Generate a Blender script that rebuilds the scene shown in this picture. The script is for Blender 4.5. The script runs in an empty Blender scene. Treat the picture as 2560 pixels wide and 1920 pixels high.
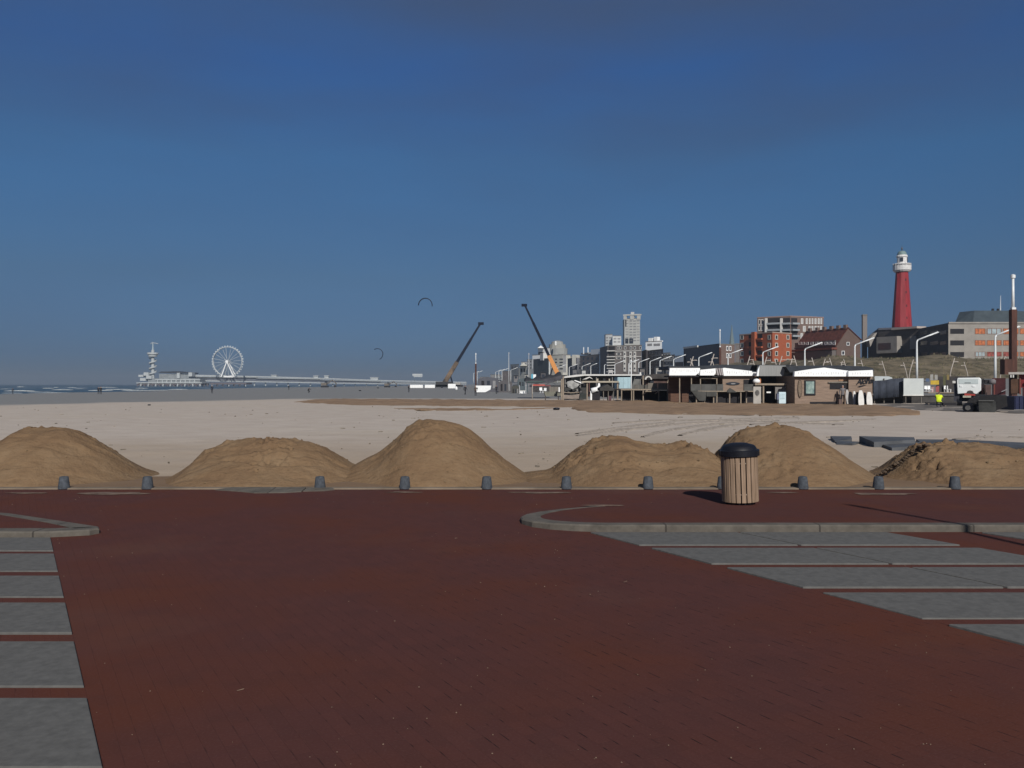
import bpy, bmesh, math, random
from mathutils import Vector, Matrix, noise
random.seed(7)
R = math.radians
SC = bpy.context.scene
COL = SC.collection

# ------------------------------------------------------------------ camera, sky, sun, exposure
F, CX, CY, H = 2150.0, 1280.0, 959.0, 2.0          # focal length in photo pixels, horizon row, eye height
cam_d = bpy.data.cameras.new('camera'); cam = bpy.data.objects.new('camera', cam_d); COL.objects.link(cam)
cam.location = (0, 0, H); cam.rotation_euler = (R(90), 0, 0)
cam_d.sensor_width = 36; cam_d.lens = 36*F/2560; cam_d.clip_start = .1; cam_d.clip_end = 20000
SC.camera = cam
SUN_AZ, SUN_EL = R(13), R(32)
to_sun = Vector((math.sin(SUN_AZ)*math.cos(SUN_EL), -math.cos(SUN_AZ)*math.cos(SUN_EL), math.sin(SUN_EL)))
sd = bpy.data.lights.new('sun', 'SUN'); sd.energy = 4.2; sd.angle = R(.53); sd.color = (1, .95, .88)
so = bpy.data.objects.new('sun', sd); COL.objects.link(so)
so.rotation_euler = to_sun.to_track_quat('Z', 'Y').to_euler()
W = bpy.data.worlds.new("World"); SC.world = W; W.use_nodes = True
def build_world():
    nt = W.node_tree; N = nt.nodes; L = nt.links
    for n in list(N): N.remove(n)
    out = N.new('ShaderNodeOutputWorld'); bg = N.new('ShaderNodeBackground')
    sky = N.new('ShaderNodeTexSky'); sky.sky_type = 'NISHITA'; sky.sun_disc = False
    sky.sun_elevation = SUN_EL; sky.sun_rotation = math.atan2(to_sun.x, to_sun.y)
    sky.altitude = 0; sky.air_density = 1.0; sky.dust_density = .3; sky.ozone_density = 2.0
    tc = N.new('ShaderNodeTexCoord'); sep = N.new('ShaderNodeSeparateXYZ'); L.new(tc.outputs['Generated'], sep.inputs[0])
    # overall tone of the air by elevation (dull, dark storm-light blue)
    ramp = N.new('ShaderNodeValToRGB'); L.new(sep.outputs['Z'], ramp.inputs[0])
    cr = ramp.color_ramp
    cr.elements[0].position = 0; cr.elements[0].color = (.092, .158, .345, 1)
    cr.elements[1].position = 1; cr.elements[1].color = (.62, .60, .62, 1)
    for p, c in ((.03, (.10, .171, .363, 1)), (.12, (.158, .239, .359, 1)), (.25, (.190, .345, .50, 1)), (.34, (.190, .34, .56, 1)), (.42, (.30, .38, .51, 1)), (.6, (.5, .52, .56, 1))):
        e = cr.elements.new(p); e.color = c
    mul = N.new('ShaderNodeMixRGB'); mul.blend_type = 'MULTIPLY'; mul.inputs[0].default_value = 1
    L.new(sky.outputs[0], mul.inputs[1]); L.new(ramp.outputs[0], mul.inputs[2])
    # soft grey veils of cloud
    mp = N.new('ShaderNodeMapping'); mp.inputs['Scale'].default_value = (1.3, 1.3, 5.0); mp.inputs['Location'].default_value = (.35, .0, .2)
    L.new(tc.outputs['Generated'], mp.inputs[0])
    nz = N.new('ShaderNodeTexNoise'); nz.inputs['Scale'].default_value = 1.7; nz.inputs['Detail'].default_value = 5; nz.inputs['Roughness'].default_value = .45
    L.new(mp.outputs[0], nz.inputs[0])
    cr2 = N.new('ShaderNodeValToRGB'); L.new(nz.outputs[0], cr2.inputs[0])
    cr2.color_ramp.elements[0].position = .42; cr2.color_ramp.elements[1].position = .72
    hi = N.new('ShaderNodeMapRange'); hi.inputs[1].default_value = .16; hi.inputs[2].default_value = .42
    hi.inputs[3].default_value = .15; hi.inputs[4].default_value = .9; L.new(sep.outputs['Z'], hi.inputs[0])
    m2 = N.new('ShaderNodeMath'); m2.operation = 'MULTIPLY'; L.new(cr2.outputs[0], m2.inputs[0]); L.new(hi.outputs[0], m2.inputs[1])
    mx = N.new('ShaderNodeMixRGB'); L.new(m2.outputs[0], mx.inputs[0]); L.new(mul.outputs[0], mx.inputs[1])
    mx.inputs[2].default_value = (.56, .80, 1.42, 1)
    L.new(mx.outputs[0], bg.inputs[0]); bg.inputs[1].default_value = .10
    L.new(bg.outputs[0], out.inputs[0])
build_world()
SC.render.engine = 'CYCLES'
SC.cycles.max_bounces = 5; SC.cycles.diffuse_bounces = 3; SC.cycles.volume_bounces = 0
SC.view_settings.view_transform = 'Standard'; SC.view_settings.look = 'None'
SC.view_settings.exposure = 0; SC.view_settings.gamma = 1

# ------------------------------------------------------------------ helpers
def X_(u, Y): return (u-CX)/F*Y
def Z_(v, Y): return H-(v-CY)/F*Y
def P(u, v, Y): return Vector((X_(u, Y), Y, Z_(v, Y)))
def G(u, v, z=0):                                  # point on level ground seen at (u, v)
    Y = (H-z)*F/(v-CY); return Vector((X_(u, Y), Y, z))

MATS = {}
def mat(name, col, rough=.8, var=.12, scale=3.0, col2=None, bump=0, metal=0, spec=.3, stretch=None, emit=0, detail=4):
    if name in MATS: return MATS[name]
    m = bpy.data.materials.new(name); m.use_nodes = True; nt = m.node_tree; N = nt.nodes; L = nt.links
    b = N['Principled BSDF']; b.inputs['Roughness'].default_value = rough; b.inputs['Metallic'].default_value = metal
    b.inputs['Specular IOR Level'].default_value = spec
    tc = N.new('ShaderNodeTexCoord'); mp = N.new('ShaderNodeMapping'); L.new(tc.outputs['Object'], mp.inputs[0])
    mp.inputs['Scale'].default_value = stretch or (1, 1, 1)
    nz = N.new('ShaderNodeTexNoise'); nz.inputs['Scale'].default_value = scale; nz.inputs['Detail'].default_value = detail
    nz.inputs['Roughness'].default_value = .6
    L.new(mp.outputs[0], nz.inputs[0])
    cr = N.new('ShaderNodeValToRGB'); L.new(nz.outputs[0], cr.inputs[0])
    a = tuple(max(0, c*(1-var)) for c in col); c2 = col2 or tuple(min(1, c*(1+var)) for c in col)
    cr.color_ramp.elements[0].position = .32; cr.color_ramp.elements[0].color = (*a, 1)
    cr.color_ramp.elements[1].position = .68; cr.color_ramp.elements[1].color = (*c2, 1)
    L.new(cr.outputs[0], b.inputs['Base Color'])
    if bump:
        bp = N.new('ShaderNodeBump'); bp.inputs['Strength'].default_value = 1; bp.inputs['Distance'].default_value = bump
        L.new(nz.outputs[0], bp.inputs['Height']); L.new(bp.outputs[0], b.inputs['Normal'])
    MATS[name] = m; return m

class MB:
    def __init__(s): s.v = []; s.f = []; s.m = []; s.cur = 0
    def mat(s, i): s.cur = i; return s
    def add(s, vs, fs):
        o = len(s.v); s.v += [Vector(p) for p in vs]
        for f in fs: s.f.append([o+i for i in f]); s.m.append(s.cur)
        return s
    def box(s, cx, cy, cz, sx, sy, sz, rz=0):
        M = Matrix.Translation((cx, cy, cz)) @ Matrix.Rotation(rz, 4, 'Z')
        vs = [M @ Vector((x*sx/2, y*sy/2, z*sz/2)) for x in (-1, 1) for y in (-1, 1) for z in (-1, 1)]
        return s.add(vs, [(0,1,3,2), (4,6,7,5), (0,4,5,1), (2,3,7,6), (0,2,6,4), (1,5,7,3)])
    def hexa(s, a, b):                              # a: four front corners (ccw seen from outside), b: four back corners
        return s.add(list(a)+list(b), [(0,1,2,3), (7,6,5,4), (0,4,5,1), (1,5,6,2), (2,6,7,3), (3,7,4,0)])
    def pr(s, u0, v0, u1, v1, Y, d):                # box whose front covers the rectangle at distance Y, d metres deep
        x0, x1, z0, z1 = X_(u0, Y), X_(u1, Y), Z_(v1, Y), Z_(v0, Y)
        return s.box((x0+x1)/2, Y+d/2, (z0+z1)/2, abs(x1-x0), d, abs(z1-z0))
    def prism(s, pts, vec):                         # polygon (ccw seen from the -vec side) swept along vec
        n = len(pts); vec = Vector(vec); a = [Vector(p) for p in pts]; b = [p+vec for p in a]
        return s.add(a+b, [list(range(n)), list(range(2*n-1, n-1, -1))]+[(i, i+n, (i+1) % n+n, (i+1) % n) for i in range(n)])
    def tube(s, pts, rad, n=8, caps=True):
        pts = [Vector(p) for p in pts]; k = len(pts); rad = rad if isinstance(rad, (list, tuple)) else [rad]*k
        vs = []; up0 = None
        for i in range(k):
            d = (pts[min(i+1, k-1)]-pts[max(i-1, 0)]).normalized()
            a = (up0 if up0 is not None else (Vector((0, 0, 1)) if abs(d.z) < .9 else Vector((1, 0, 0))))
            a = (a-d*a.dot(d)).normalized(); up0 = a; b = d.cross(a)
            for j in range(n):
                t = 2*math.pi*j/n; vs.append(pts[i]+(a*math.cos(t)+b*math.sin(t))*rad[i])
        fs = [(i*n+j, i*n+(j+1) % n, (i+1)*n+(j+1) % n, (i+1)*n+j) for i in range(k-1) for j in range(n)]
        if caps: fs += [list(range(n-1, -1, -1)), list(range((k-1)*n, k*n))]
        return s.add(vs, fs)
    def lathe(s, prof, n, c=(0, 0, 0), rot=0, closed=True):
        c = Vector(c); vs = []
        for r, z in prof:
            for j in range(n):
                t = 2*math.pi*j/n+rot; vs.append(c+Vector((r*math.cos(t), r*math.sin(t), z)))
        k = len(prof)
        fs = [(i*n+j, i*n+(j+1) % n, (i+1)*n+(j+1) % n, (i+1)*n+j) for i in range(k-1) for j in range(n)]
        if closed: fs += [list(range(n-1, -1, -1)), list(range((k-1)*n, k*n))]
        return s.add(vs, fs)
    def build(s, name, mats, parent=None, smooth=False, bevel=0, base=None):
        me = bpy.data.meshes.new(name)
        if parent is not None:
            r = parent
            while r.parent: r = r.parent
            off = r.location.copy()
        else:
            xs = [p.x for p in s.v]; ys = [p.y for p in s.v]
            off = Vector(((min(xs)+max(xs))/2, (min(ys)+max(ys))/2, min(p.z for p in s.v))) if base is None else Vector(base)
        me.from_pydata([p-off for p in s.v], [], s.f)
        for mm in (mats if isinstance(mats, (list, tuple)) else [mats]): me.materials.append(mm)
        me.polygons.foreach_set('material_index', s.m)
        bm = bmesh.new(); bm.from_mesh(me); bmesh.ops.recalc_face_normals(bm, faces=bm.faces); bm.to_mesh(me); bm.free()
        if smooth: me.polygons.foreach_set('use_smooth', [True]*len(me.polygons))
        me.update()
        o = bpy.data.objects.new(name, me); COL.objects.link(o)
        if parent is not None: o.parent = parent
        else: o.location = off
        if bevel:
            md = o.modifiers.new('bevel', 'BEVEL'); md.width = bevel; md.segments = 2; md.limit_method = 'ANGLE'
        return o
def smooth_by_angle(o, deg=35):
    me = o.data; me.polygons.foreach_set('use_smooth', [True]*len(me.polygons))
    bm = bmesh.new(); bm.from_mesh(me)
    for e in bm.edges:
        if len(e.link_faces) == 2 and e.calc_face_angle(0) > R(deg): e.smooth = False
    bm.to_mesh(me); bm.free(); return o
def tag(o, label=None, cat=None, group=None, kind=None):
    if label: o['label'] = label
    if cat: o['category'] = cat
    if group: o['group'] = group
    if kind: o['kind'] = kind
    return o
def thing(name, loc, label, cat, group=None):
    o = bpy.data.objects.new(name, None); COL.objects.link(o); o.location = loc; o.empty_display_size = .2
    return tag(o, label, cat, group)
def structure(o, label=None, cat=None): return tag(o, label, cat, None, 'structure')
def copy_tree(o, parent=None):
    c = o.copy(); COL.objects.link(c)
    if parent is not None: c.parent = parent
    for ch in list(o.children): copy_tree(ch, c)
    return c
def interp(pts, x):
    if x <= pts[0][0]: return pts[0][1]
    for (a, p), (b, q) in zip(pts, pts[1:]):
        if x <= b: return p+(q-p)*(x-a)/(b-a)
    return pts[-1][1]
def sstep(a, b, x):
    t = max(0, min(1, (x-a)/(b-a))); return t*t*(3-2*t)

# ------------------------------------------------------------------ materials
concrete = mat('concrete', (.17, .155, .135), .9, .25, 6, bump=.004)
bollard_m = mat('bollard_concrete', (.056, .064, .076), .85, .35, 14, bump=.004)
slab_m = mat('slab_concrete', (.108, .106, .100), .9, .17, 13, bump=.003, detail=8)
wood = mat('pine_slat', (.25, .170, .112), .7, .25, 4, stretch=(9, 9, .6), col2=(.33, .232, .16))
black_pl = mat('black_plastic', (.008, .009, .014), .5, .2, 5, spec=.25)
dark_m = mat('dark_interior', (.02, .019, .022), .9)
white_p = mat('white_paint', (.80, .81, .80), .6, .05, 2)
offwhite = mat('off_white', (.58, .57, .54), .7, .1, 2)
cream = mat('cream_render', (.48, .47, .42), .8, .1, .3)
greyw = mat('grey_render', (.23, .23, .235), .8, .12, .4)
glass_d = mat('dark_glass', (.03, .035, .045), .2, .1, 1, spec=.6)
plank_br = mat('weathered_planks', (.23, .168, .128), .85, .3, 2.2, stretch=(.4, 1, 9))
plank_gr = mat('grey_planks', (.16, .145, .125), .85, .3, 2.2, stretch=(9, 1, .5))
timber = mat('timber_post', (.26, .215, .165), .85, .3, 4, stretch=(6, 6, .6))
roof_d = mat('dark_roof_felt', (.028, .033, .042), .7, .25, 1.5)
lamp_m = mat('lamp_white_steel', (.66, .68, .68), .45, .06, 2, spec=.5)
post_m = mat('cream_post', (.40, .355, .315), .6, .1, 2)
navy = mat('navy_cloth', (.038, .045, .062), .85, .3, 1.2)
def brick_mat(name, c1, c2, mortar, sc=1.0, bw=.5, bh=.13):
    m = mat(name, c1, .85, .15, .5); nt = m.node_tree; N = nt.nodes; L = nt.links
    b = N['Principled BSDF']; src = b.inputs['Base Color'].links[0].from_socket
    tc = N['Texture Coordinate']; mp = N.new('ShaderNodeMapping'); mp.inputs['Rotation'].default_value = (R(90), 0, 0)
    L.new(tc.outputs['Object'], mp.inputs[0])
    br = N.new('ShaderNodeTexBrick'); br.inputs['Scale'].default_value = sc; br.inputs['Brick Width'].default_value = bw; br.inputs['Row Height'].default_value = bh
    br.inputs['Mortar Size'].default_value = .012
    L.new(mp.outputs[0], br.inputs[0]); br.inputs['Color2'].default_value = (*c2, 1); br.inputs['Mortar'].default_value = (*mortar, 1)
    L.new(src, br.inputs['Color1']); L.new(br.outputs[0], b.inputs['Base Color']); return m
brick_or = brick_mat('orange_brick', (.37, .095, .042), (.34, .088, .04), (.22, .085, .05))
brick_bn = brick_mat('brown_brick', (.17, .112, .092), (.15, .1, .085), (.16, .13, .11))
brick_dk = brick_mat('dark_brick', (.135, .12, .114), (.122, .108, .104), (.135, .12, .116))
brick_md = brick_mat('mid_brick', (.19, .162, .15), (.172, .146, .136), (.15, .13, .12))
slate = mat('slate_cladding', (.088, .09, .105), .8, .15, .4)
conc_b = mat('exposed_concrete', (.27, .25, .225), .9, .12, .5)
tile_rd = mat('red_roof_tiles', (.135, .045, .032), .85, .4, 1.2)

# ------------------------------------------------------------------ ground, sea
SHORE = [(-50, -140), (150, -150), (269, -160), (400, -176), (720, -218), (1080, -205), (1500, -150), (3000, 100), (7000, 700)]
def edge_x(Y): return 82-.195*(Y-160) if Y < 500 else 15.7-.075*(Y-500)
def gz(x, y):
    s = interp(SHORE, y); z = min(0, -1.15+.0125*(x-s)); z = max(z, -3)
    z += 3*sstep(0, 6, x-edge_x(y))
    if y < 16.5: z = -.05
    return z
def sand_mat():
    m = bpy.data.materials.new('beach_sand'); m.use_nodes = True; nt = m.node_tree; N = nt.nodes; L = nt.links
    b = N['Principled BSDF']; b.inputs['Roughness'].default_value = .95; b.inputs['Specular IOR Level'].default_value = .1
    tc = N.new('ShaderNodeTexCoord'); sp = N.new('ShaderNodeSeparateXYZ'); L.new(tc.outputs['Object'], sp.inputs[0])
    def M(op, a, c=None, clamp=False):
        n = N.new('ShaderNodeMath'); n.operation = op; n.use_clamp = clamp
        for i, q in enumerate((a, c)):
            if q is None: continue
            if isinstance(q, (int, float)): n.inputs[i].default_value = q
            else: L.new(q, n.inputs[i])
        return n.outputs[0]
    def NZ(scale, detail=5, st=(1, 1, 1), rough=.6):
        mp = N.new('ShaderNodeMapping'); mp.inputs['Scale'].default_value = st; L.new(tc.outputs['Object'], mp.inputs[0])
        n = N.new('ShaderNodeTexNoise'); n.inputs['Scale'].default_value = scale; n.inputs['Detail'].default_value = detail; n.inputs['Roughness'].default_value = rough
        L.new(mp.outputs[0], n.inputs[0]); return n.outputs[0]
    def MIX(f, a, c):
        n = N.new('ShaderNodeMixRGB')
        if isinstance(f, (int, float)): n.inputs[0].default_value = f
        else: L.new(f, n.inputs[0])
        for i, q in ((1, a), (2, c)):
            if isinstance(q, tuple): n.inputs[i].default_value = (*q, 1)
            else: L.new(q, n.inputs[i])
        return n.outputs[0]
    x, y = sp.outputs['X'], sp.outputs['Y']
    big, mid, fine = NZ(.05, 4, (.5, 1, 1)), NZ(.8, 7, (.8, 1.1, 1)), NZ(7, 6)
    dry = MIX(M('MULTIPLY', M('SUBTRACT', mid, .32), 2.2, True), (.43, .368, .312), (.515, .457, .395))
    dry = MIX(M('MULTIPLY', M('SUBTRACT', big, .5), 3.5, True), dry, (.455, .395, .315))
    dry = MIX(M('MULTIPLY', M('SUBTRACT', fine, .6), 2.5, True), dry, (.36, .31, .26))
    # yellower, coarser sand close to the promenade
    near = M('MULTIPLY', M('SUBTRACT', M('ADD', 35, M('MULTIPLY', M('SUBTRACT', big, .5), 26)), y), .085, True)
    dry = MIX(M('MULTIPLY', near, .9), dry, MIX(mid, (.345, .27, .195), (.415, .34, .265)))
    # wet, greyer sand towards the sea
    yb = M('SUBTRACT', 109, M('MULTIPLY', M('MAXIMUM', M('SUBTRACT', -30, x), 0), 2.0))
    wet = M('MULTIPLY', M('SUBTRACT', M('ADD', y, M('MULTIPLY', M('SUBTRACT', big, .5), 34)), yb), .09, True)
    c = MIX(wet, dry, MIX(mid, (.18, .182, .18), (.25, .25, .245)))
    # dug brown sand under the heaps
    br = M('MULTIPLY', M('SUBTRACT', M('ADD', 19.0, M('MULTIPLY', M('SUBTRACT', mid, .5), 1.6)), y), 2.5, True)
    c = MIX(br, c, MIX(mid, (.165, .108, .068), (.215, .15, .098)))
    L.new(c, b.inputs['Base Color'])
    bp = N.new('ShaderNodeBump'); bp.inputs['Distance'].default_value = .055; bp.inputs['Strength'].default_value = .8
    h = M('ADD', M('MULTIPLY', mid, 1.0), M('MULTIPLY', fine, .22)); L.new(h, bp.inputs['Height']); L.new(bp.outputs[0], b.inputs['Normal'])
    return m
def build_ground():
    ys = [-30, -10, 5, 16.45, 16.5]; y = 16.6
    while y < 6300: ys.append(y); y += max(.35, y*.018)
    ks = [-1.6+3.2*i/220 for i in range(221)]
    vs = []
    for yy in ys:
        for k in ks:
            xx = k*(max(yy, 0)+28); z = gz(xx, yy)
            if 16.6 < yy < 120: z += .05*noise.noise((xx*.35, yy*.5, 0))+.03*noise.noise((xx*1.3, yy*1.6, 3))
            vs.append((xx, yy, z))
    n = len(ks); fs = [(j*n+i, j*n+i+1, (j+1)*n+i+1, (j+1)*n+i) for j in range(len(ys)-1) for i in range(n-1)]
    o = MB().add(vs, fs).build('ground', sand_mat(), smooth=True, base=(0, 0, 0))
    structure(o, 'pale windblown beach sand running off to the wet shore', 'beach')
build_ground()
def build_sea():
    m = bpy.data.materials.new('sea_water'); m.use_nodes = True; nt = m.node_tree; N = nt.nodes; L = nt.links
    b = N['Principled BSDF']; b.inputs['Roughness'].default_value = .35
    tc = N.new('ShaderNodeTexCoord'); mp = N.new('ShaderNodeMapping'); mp.inputs['Scale'].default_value = (.35, .06, 1); L.new(tc.outputs['Object'], mp.inputs[0])
    n1 = N.new('ShaderNodeTexNoise'); n1.inputs['Scale'].default_value = .25; n1.inputs['Detail'].default_value = 6; L.new(mp.outputs[0], n1.inputs[0])
    cr = N.new('ShaderNodeValToRGB'); L.new(n1.outputs[0], cr.inputs[0])
    cr.color_ramp.elements[0].position = .60; cr.color_ramp.elements[0].color = (.035, .06, .065, 1)
    cr.color_ramp.elements[1].position = .68; cr.color_ramp.elements[1].color = (.42, .44, .44, 1)
    L.new(cr.outputs[0], b.inputs['Base Color'])
    bp = N.new('ShaderNodeBump'); bp.inputs['Distance'].default_value = 1.2; L.new(n1.outputs[0], bp.inputs['Height']); L.new(bp.outputs[0], b.inputs['Normal'])
    vs = []; ys = [90]; 
    while ys[-1] < 6300: ys.append(ys[-1]*1.012+.6)
    xs = [-3900+i*27 for i in range(160)]
    for yy in ys:
        for xx in xs:
            d = interp(SHORE, yy)-xx; near = math.exp(-(d/260)**2)
            ph = (d*.9+14*noise.noise((yy*.012, 0, 0)))/26
            amp = .65*near*max(0, noise.noise((xx*.011, yy*.006, 2))+.3)
            vs.append((xx, yy, -1.12+amp*max(0, math.sin(ph*2*math.pi))))
    n = len(xs); fs = [(j*n+i, j*n+i+1, (j+1)*n+i+1, (j+1)*n+i) for j in range(len(ys)-1) for i in range(n-1)]
    structure(MB().add(vs, fs).build('sea', m, smooth=True, base=(0, 0, 0)), 'dull green grey sea with rough surf along the beach', 'sea')
    # breaking crests: lines of foam with real height
    fm = mat('sea_foam', (.36, .385, .39), .9, .25, .6)
    mb = MB()
    random.seed(3)
    for (u, v, w, hh) in ((40, 977, 90, 1.1), (150, 974, 60, 1.0), (95, 979, 110, .9), (205, 972, 55, 1.1), (250, 975.5, 60, .9), (300, 973, 70, 1.1), (345, 975, 70, .9),
                          (20, 972, 30, 1.0), (120, 970, 26, 1.2), (180, 968.5, 24, 1.3), (142, 968, 14, 1.6), (330, 977.5, 80, .7), (400, 975, 60, .7), (440, 973, 50, .8),
                          (270, 968, 44, 1.3), (355, 970, 36, 1.1), (60, 966.5, 20, 1.5), (230, 978.8, 70, .5), (130, 981, 120, .35), (300, 979.2, 90, .4), (25, 982, 60, .4)):
        Y = 3.1*F/(v-CY); x0, x1 = X_(u-w/2, Y), X_(u+w/2, Y); k = 14; pts = []; rad = []
        for i in range(k+1):
            t = i/k; x = x0+(x1-x0)*t
            pts.append((x, Y+Y*.015*noise.noise((x*.03, Y, 1)), -1.15+.1*hh)); rad.append(.04+.27*hh*math.sin(math.pi*t)**.6*(.65+.7*abs(noise.noise((x*.12, Y, 5)))))
        mb.tube(pts, rad, 6)
    o = mb.build('sea_foam', fm, smooth=True); tag(o, 'broken white surf crests rolling in along the shoreline', 'surf', None, 'stuff')
build_sea()

# ------------------------------------------------------------------ promenade paving
def paving_mat():
    m = bpy.data.materials.new('red_clinker_paving'); m.use_nodes = True; nt = m.node_tree; N = nt.nodes; L = nt.links
    b = N['Principled BSDF']; b.inputs['Roughness'].default_value = .9; b.inputs['Specular IOR Level'].default_value = .12
    tc = N.new('ShaderNodeTexCoord')
    mp = N.new('ShaderNodeMapping'); mp.inputs['Rotation'].default_value = (0, 0, R(60)); L.new(tc.outputs['Object'], mp.inputs[0])
    br = N.new('ShaderNodeTexBrick'); br.inputs['Scale'].default_value = 1; br.inputs['Brick Width'].default_value = .2; br.inputs['Row Height'].default_value = .1
    br.inputs['Mortar Size'].default_value = .0035; br.inputs['Mortar Smooth'].default_value = .3; br.inputs['Bias'].default_value = 0
    L.new(mp.outputs[0], br.inputs[0])
    def NZ(s, d=4):
        n = N.new('ShaderNodeTexNoise'); n.inputs['Scale'].default_value = s; n.inputs['Detail'].default_value = d; L.new(tc.outputs['Object'], n.inputs[0]); return n.outputs[0]
    def MIX(f, a, c, bt='MIX'):
        n = N.new('ShaderNodeMixRGB'); n.blend_type = bt
        for i, q in ((0, f), (1, a), (2, c)):
            if isinstance(q, tuple): n.inputs[i].default_value = (*q, 1)
            elif isinstance(q, (int, float)): n.inputs[i].default_value = q
            else: L.new(q, n.inputs[i])
        return n.outputs[0]
    def RNG(s, a, c, x=0, y=1):
        n = N.new('ShaderNodeMapRange'); n.inputs[1].default_value = a; n.inputs[2].default_value = c; n.inputs[3].default_value = x; n.inputs[4].default_value = y; L.new(s, n.inputs[0]); return n.outputs[0]
    big, mid, joint, fine = NZ(.45, 3), NZ(3, 5), NZ(6.5, 2), NZ(60, 3)
    sx = N.new('ShaderNodeSeparateXYZ'); L.new(tc.outputs['Object'], sx.inputs[0])
    br.inputs['Color1'].default_value = (.086, .0325, .027, 1); br.inputs['Color2'].default_value = (.077, .030, .0255, 1)
    br.inputs['Mortar'].default_value = (.081, .031, .026, 1)
    c = MIX(RNG(big, .44, .66), br.outputs[0], (.094, .0305, .0185))
    c = MIX(RNG(mid, .50, .78, 0, .3), c, (.054, .025, .023))
    c = MIX(RNG(fine, .5, .75, 0, .35), c, (.125, .06, .052))
    # open joints: dark where the sand has blown out
    jm = N.new('ShaderNodeMath'); jm.operation = 'MULTIPLY'; L.new(br.outputs['Fac'], jm.inputs[0]); sp2 = N.new('ShaderNodeSeparateXYZ'); L.new(mp.outputs[0], sp2.inputs[0])
    pp = N.new('ShaderNodeMath'); pp.operation = 'PINGPONG'; pp.inputs[1].default_value = .05; L.new(sp2.outputs['Y'], pp.inputs[0])
    for lk in list(jm.inputs[0].links): L.remove(lk)
    L.new(RNG(pp.outputs[0], .0022, .0048, 1, 0), jm.inputs[0])
    jw = N.new('ShaderNodeMath'); jw.operation = 'MULTIPLY'; L.new(RNG(joint, .54, .64), jw.inputs[0]); L.new(RNG(sx.outputs['X'], -2.2, .6, .22, .95), jw.inputs[1]); L.new(jw.outputs[0], jm.inputs[1])
    c = MIX(jm.outputs[0], c, (.012, .008, .008))
    # drifted sand film
    c = MIX(RNG(NZ(.35, 6), .56, .8, 0, .10), c, (.24, .18, .13))
    L.new(c, b.inputs['Base Color'])
    bp = N.new('ShaderNodeBump'); bp.inputs['Distance'].default_value = .003; bp.invert = True; bp.inputs['Strength'].default_value = .6
    L.new(br.outputs['Fac'], bp.inputs['Height']); L.new(bp.outputs[0], b.inputs['Normal'])
    return m
paving = paving_mat()
def kerb_mat():
    m = mat('kerb_concrete', (.102, .091, .076), .9, .28, 5, bump=.004, detail=8); nt = m.node_tree; N = nt.nodes; L = nt.links
    b = N['Principled BSDF']; src = b.inputs['Base Color'].links[0].from_socket
    sp = N.new('ShaderNodeSeparateXYZ'); L.new(N['Texture Coordinate'].outputs['Object'], sp.inputs[0])
    a = N.new('ShaderNodeMath'); a.operation = 'PINGPONG'; a.inputs[1].default_value = 1.04; L.new(sp.outputs['X'], a.inputs[0])
    l = N.new('ShaderNodeMath'); l.operation = 'LESS_THAN'; l.inputs[1].default_value = .012; L.new(a.outputs[0], l.inputs[0])
    mx = N.new('ShaderNodeMixRGB'); L.new(l.outputs[0], mx.inputs[0]); L.new(src, mx.inputs[1]); mx.inputs[2].default_value = (.045, .04, .034, 1)
    L.new(mx.outputs[0], b.inputs['Base Color']); return m
kerb_m = kerb_mat()
structure(MB().add([(-45, -12, 0), (45, -12, 0), (45, 16.3, 0), (-45, 16.3, 0)], [(0, 1, 2, 3)]).build('brick_pavement', paving, base=(0, 0, 0)),
          'dark red brick paving of the promenade, swept with sand', 'pavement')
# edging kerb between paving and sand
mb = MB(); mb.box(0, 16.42, -.01, 90, .22, .07)
structure(mb.build('edging_kerb', mat('sandy_kerb', (.17, .135, .10), .95, .3, 1.5), bevel=.012, base=(0, 0, 0)), 'low pale kerb between the brick paving and the sand', 'kerb')
mb = MB()                                            # flat concrete ramp at the gap in the bollards
mb.prism([(-5.6, 16.2, .012), (-5.05, 15.95, .014), (-4.7, 15.72, .014), (-4.15, 15.78, .014), (-3.9, 15.92, .014), (-3.9, 16.3, .045), (-5.3, 16.3, .045)], (0, 0, -.06))
mb.prism([(-3.88, 15.98, .014), (-3.5, 16.05, .014), (-3.35, 16.22, .014), (-3.4, 16.3, .04), (-3.88, 16.3, .04)], (0, 0, -.06))
structure(mb.build('ramp', kerb_m), 'short grey concrete ramp beside the edging kerb', 'ramp')
def offset_poly(pts, d):
    n = len(pts); out = []
    for i in range(n):
        a, b, c = Vector(pts[i-1]), Vector(pts[i]), Vector(pts[(i+1) % n])
        e1 = (b-a).normalized(); e2 = (c-b).normalized(); n1 = Vector((-e1.y, e1.x)); n2 = Vector((-e2.y, e2.x))
        nn = n1+n2; nn = nn/max(.35, nn.dot(nn)/2)
        dd = d[i] if isinstance(d, list) else d
        out.append(b+nn*dd)
    return out
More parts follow.
